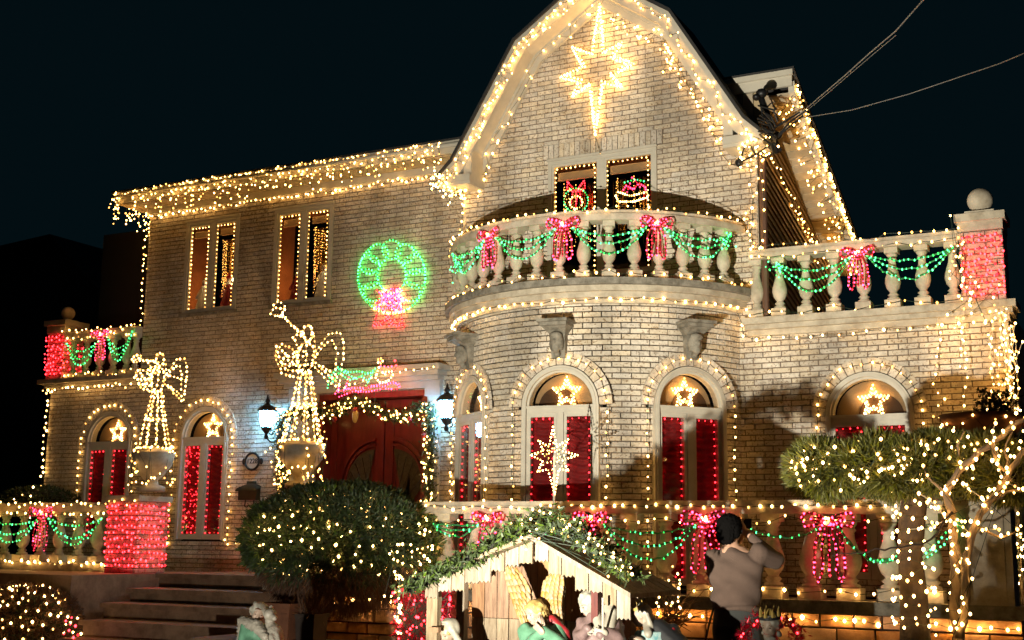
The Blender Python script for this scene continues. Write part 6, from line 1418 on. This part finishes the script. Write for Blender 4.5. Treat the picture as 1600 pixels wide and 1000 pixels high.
def power(L, y0, y1, label, sag=0, r=.010):
    n = len(L); P = [H(x, y, 1, y0+(y1-y0)*i/(n-1)) for i, (x, y) in enumerate(L)]; b = MB(); b.tube(P, r, 5); o = b.build('overhead_wire', m_cab2); tag(o, label, 'wire', 'overhead wires')
power([(1250, 178), (1280, 152), (1320, 118), (1360, 82), (1400, 48), (1446, -4), (1480, -50)], 14.3, 9.5, 'upper overhead wire rising steeply to the top edge', r=.006)
power([(1252, 180), (1300, 140), (1350, 97), (1400, 55)], 14.3, 11.5, 'thin overhead wire beside the steep upper wire', r=.0035)
power([(1255, 184), (1330, 172), (1420, 147), (1500, 120), (1560, 100), (1620, 75)], 14.3, 10.5, 'overhead wire sweeping right below the steep wires', r=.005)
# ================================================================ NEIGHBOUR
nb = thing('neighbour_house', 'dark unlit neighbouring house with pitched roof at the left edge', 'house', (-27, 24, 0))
pk_ = H(100, 372, 1, 24); rt_ = H(205, 490, 1, 24); lt_ = H(0, 445, 1, 24)
b = MB(); xs = [(lt_[0]-16, 0), (rt_[0]+.3, 0), (rt_[0]+.3, rt_[2]-.3), (pk_[0], pk_[2]-.15), (lt_[0]-16, pk_[2]-1.6)]
b.add([(x, 24, z) for x, z in xs]+[(x, 34, z) for x, z in xs], [(0, 1, 2, 3, 4), (9, 8, 7, 6, 5)]+[(k, 5+k, 5+(k+1) % 5, (k+1) % 5) for k in range(5)]); b.build('wall', m_neigh, nb)
b = MB()
for A_, B2 in ((pk_, rt_), (pk_, np.array([pk_[0]-19, 24, pk_[2]-1.3]))):
    b.hexa([(A_[0], 23.5, A_[2]-.15), (B2[0], 23.5, B2[2]-.15), (B2[0], 35, B2[2]-.15), (A_[0], 35, A_[2]-.15), (A_[0], 23.5, A_[2]), (B2[0], 23.5, B2[2]), (B2[0], 35, B2[2]), (A_[0], 35, A_[2])])
b.build('roof', m_neighroof, nb)
b = MB(); b.box((rt_[0]+.3, 25, 0), (rt_[0]+6, 34, H(215, 500, 1, 25)[2])); b.build('side_wing', m_neigh, nb)
# small shrub top with lights beyond the left balustrade
bs = np.array(H(60, 785, 1, 15.0)); t = thing('low_shrub', 'small dark shrub behind the left balustrade with a few lights', 'shrub', (bs[0], bs[1], 1.08)); pc, pn = clump_surface(1200, bs, np.array([.75, .4, .25]), 9, .2, -1); sprigs(pc, pn, .07, .012, 3, .8).build('foliage', m_leaf, t, kind='stuff'); b = MB(); b.ell(bs, (.6, .3, .2)); b.build('inner_mass', m_inner, t)
cluster([H(x, y, 1, 14.6) for x, y in ((8, 790), (22, 780), (35, 773), (52, 761), (48, 775), (62, 785))], 'few warm lights on the small shrub behind the left balustrade', e_warm2, .016)
# wire frame ornament on the left wall
o_ = H(140, 915, 1, YL-.4); b = MB()
for k in range(3): b.tube([(o_[0]+.17*math.cos(a)*(1-.3*k), o_[1]+.05*k, o_[2]+.17*math.sin(a)) for a in [2*math.pi*i/18 for i in range(18)]], .006, 5, closed=True)
b.box((o_[0]-.12, o_[1]-.02, o_[2]-.2), (o_[0]+.12, o_[1]+.1, o_[2]-.14)); tag(b.build('wire_ornament', m_iron), 'round black wire ornament standing on the left step wall', 'ornament')
b = MB(); b.tube([V_(1115, 950, -.1), V_(1108, 975, -.1), V_(1100, 1010, -.1)], .008, 5); tag(b.build('black_cord', m_cable), 'black cord running down the red stone wall left of the photographer', 'cord')
# ================================================================ FLOODLIGHTS (the lamps that light the bay and the nativity)
def flood(pos, target, energy, angle, label, col=(1, .86, .62), size=.05, blend=.5):
    t = thing('floodlight', label, 'floodlight', (pos[0], pos[1], 0))
    d = np.array(target)-np.array(pos); d = d/np.linalg.norm(d); p = np.array(pos); back = p-d*.16
    b = MB(); b.cone(p-d*.03, back, .085, .05, 14); b.build('housing', m_iron, t); b = MB(); b.tube([(p[0], p[1], 0), tuple(back)], .015, 6); b.build('stake', m_iron, t)
    L_ = bpy.data.lights.new('floodlight_lamp', 'SPOT'); L_.energy = energy; L_.color = col; L_.spot_size = math.radians(angle); L_.spot_blend = blend; L_.shadow_soft_size = size
    o = bpy.data.objects.new('floodlight_lamp', L_); COL.objects.link(o); o.location = p; o.rotation_euler = Vector(d).to_track_quat('-Z', 'Y').to_euler()
flood((-3.8, 2.5, .42), (-4.7, 13.8, 5.2), 3900, 54, 'black ground floodlight on a stake aimed over the nativity at the bay', (1, .93, .75), .035, 1.0)
flood((-5.6, 5.2, .30), (-7.7, 9.2, .95), 230, 44, 'small black ground floodlight in front of the shepherd statue', (1, .92, .78), .03, .4)
print('BULBS', NB[0])
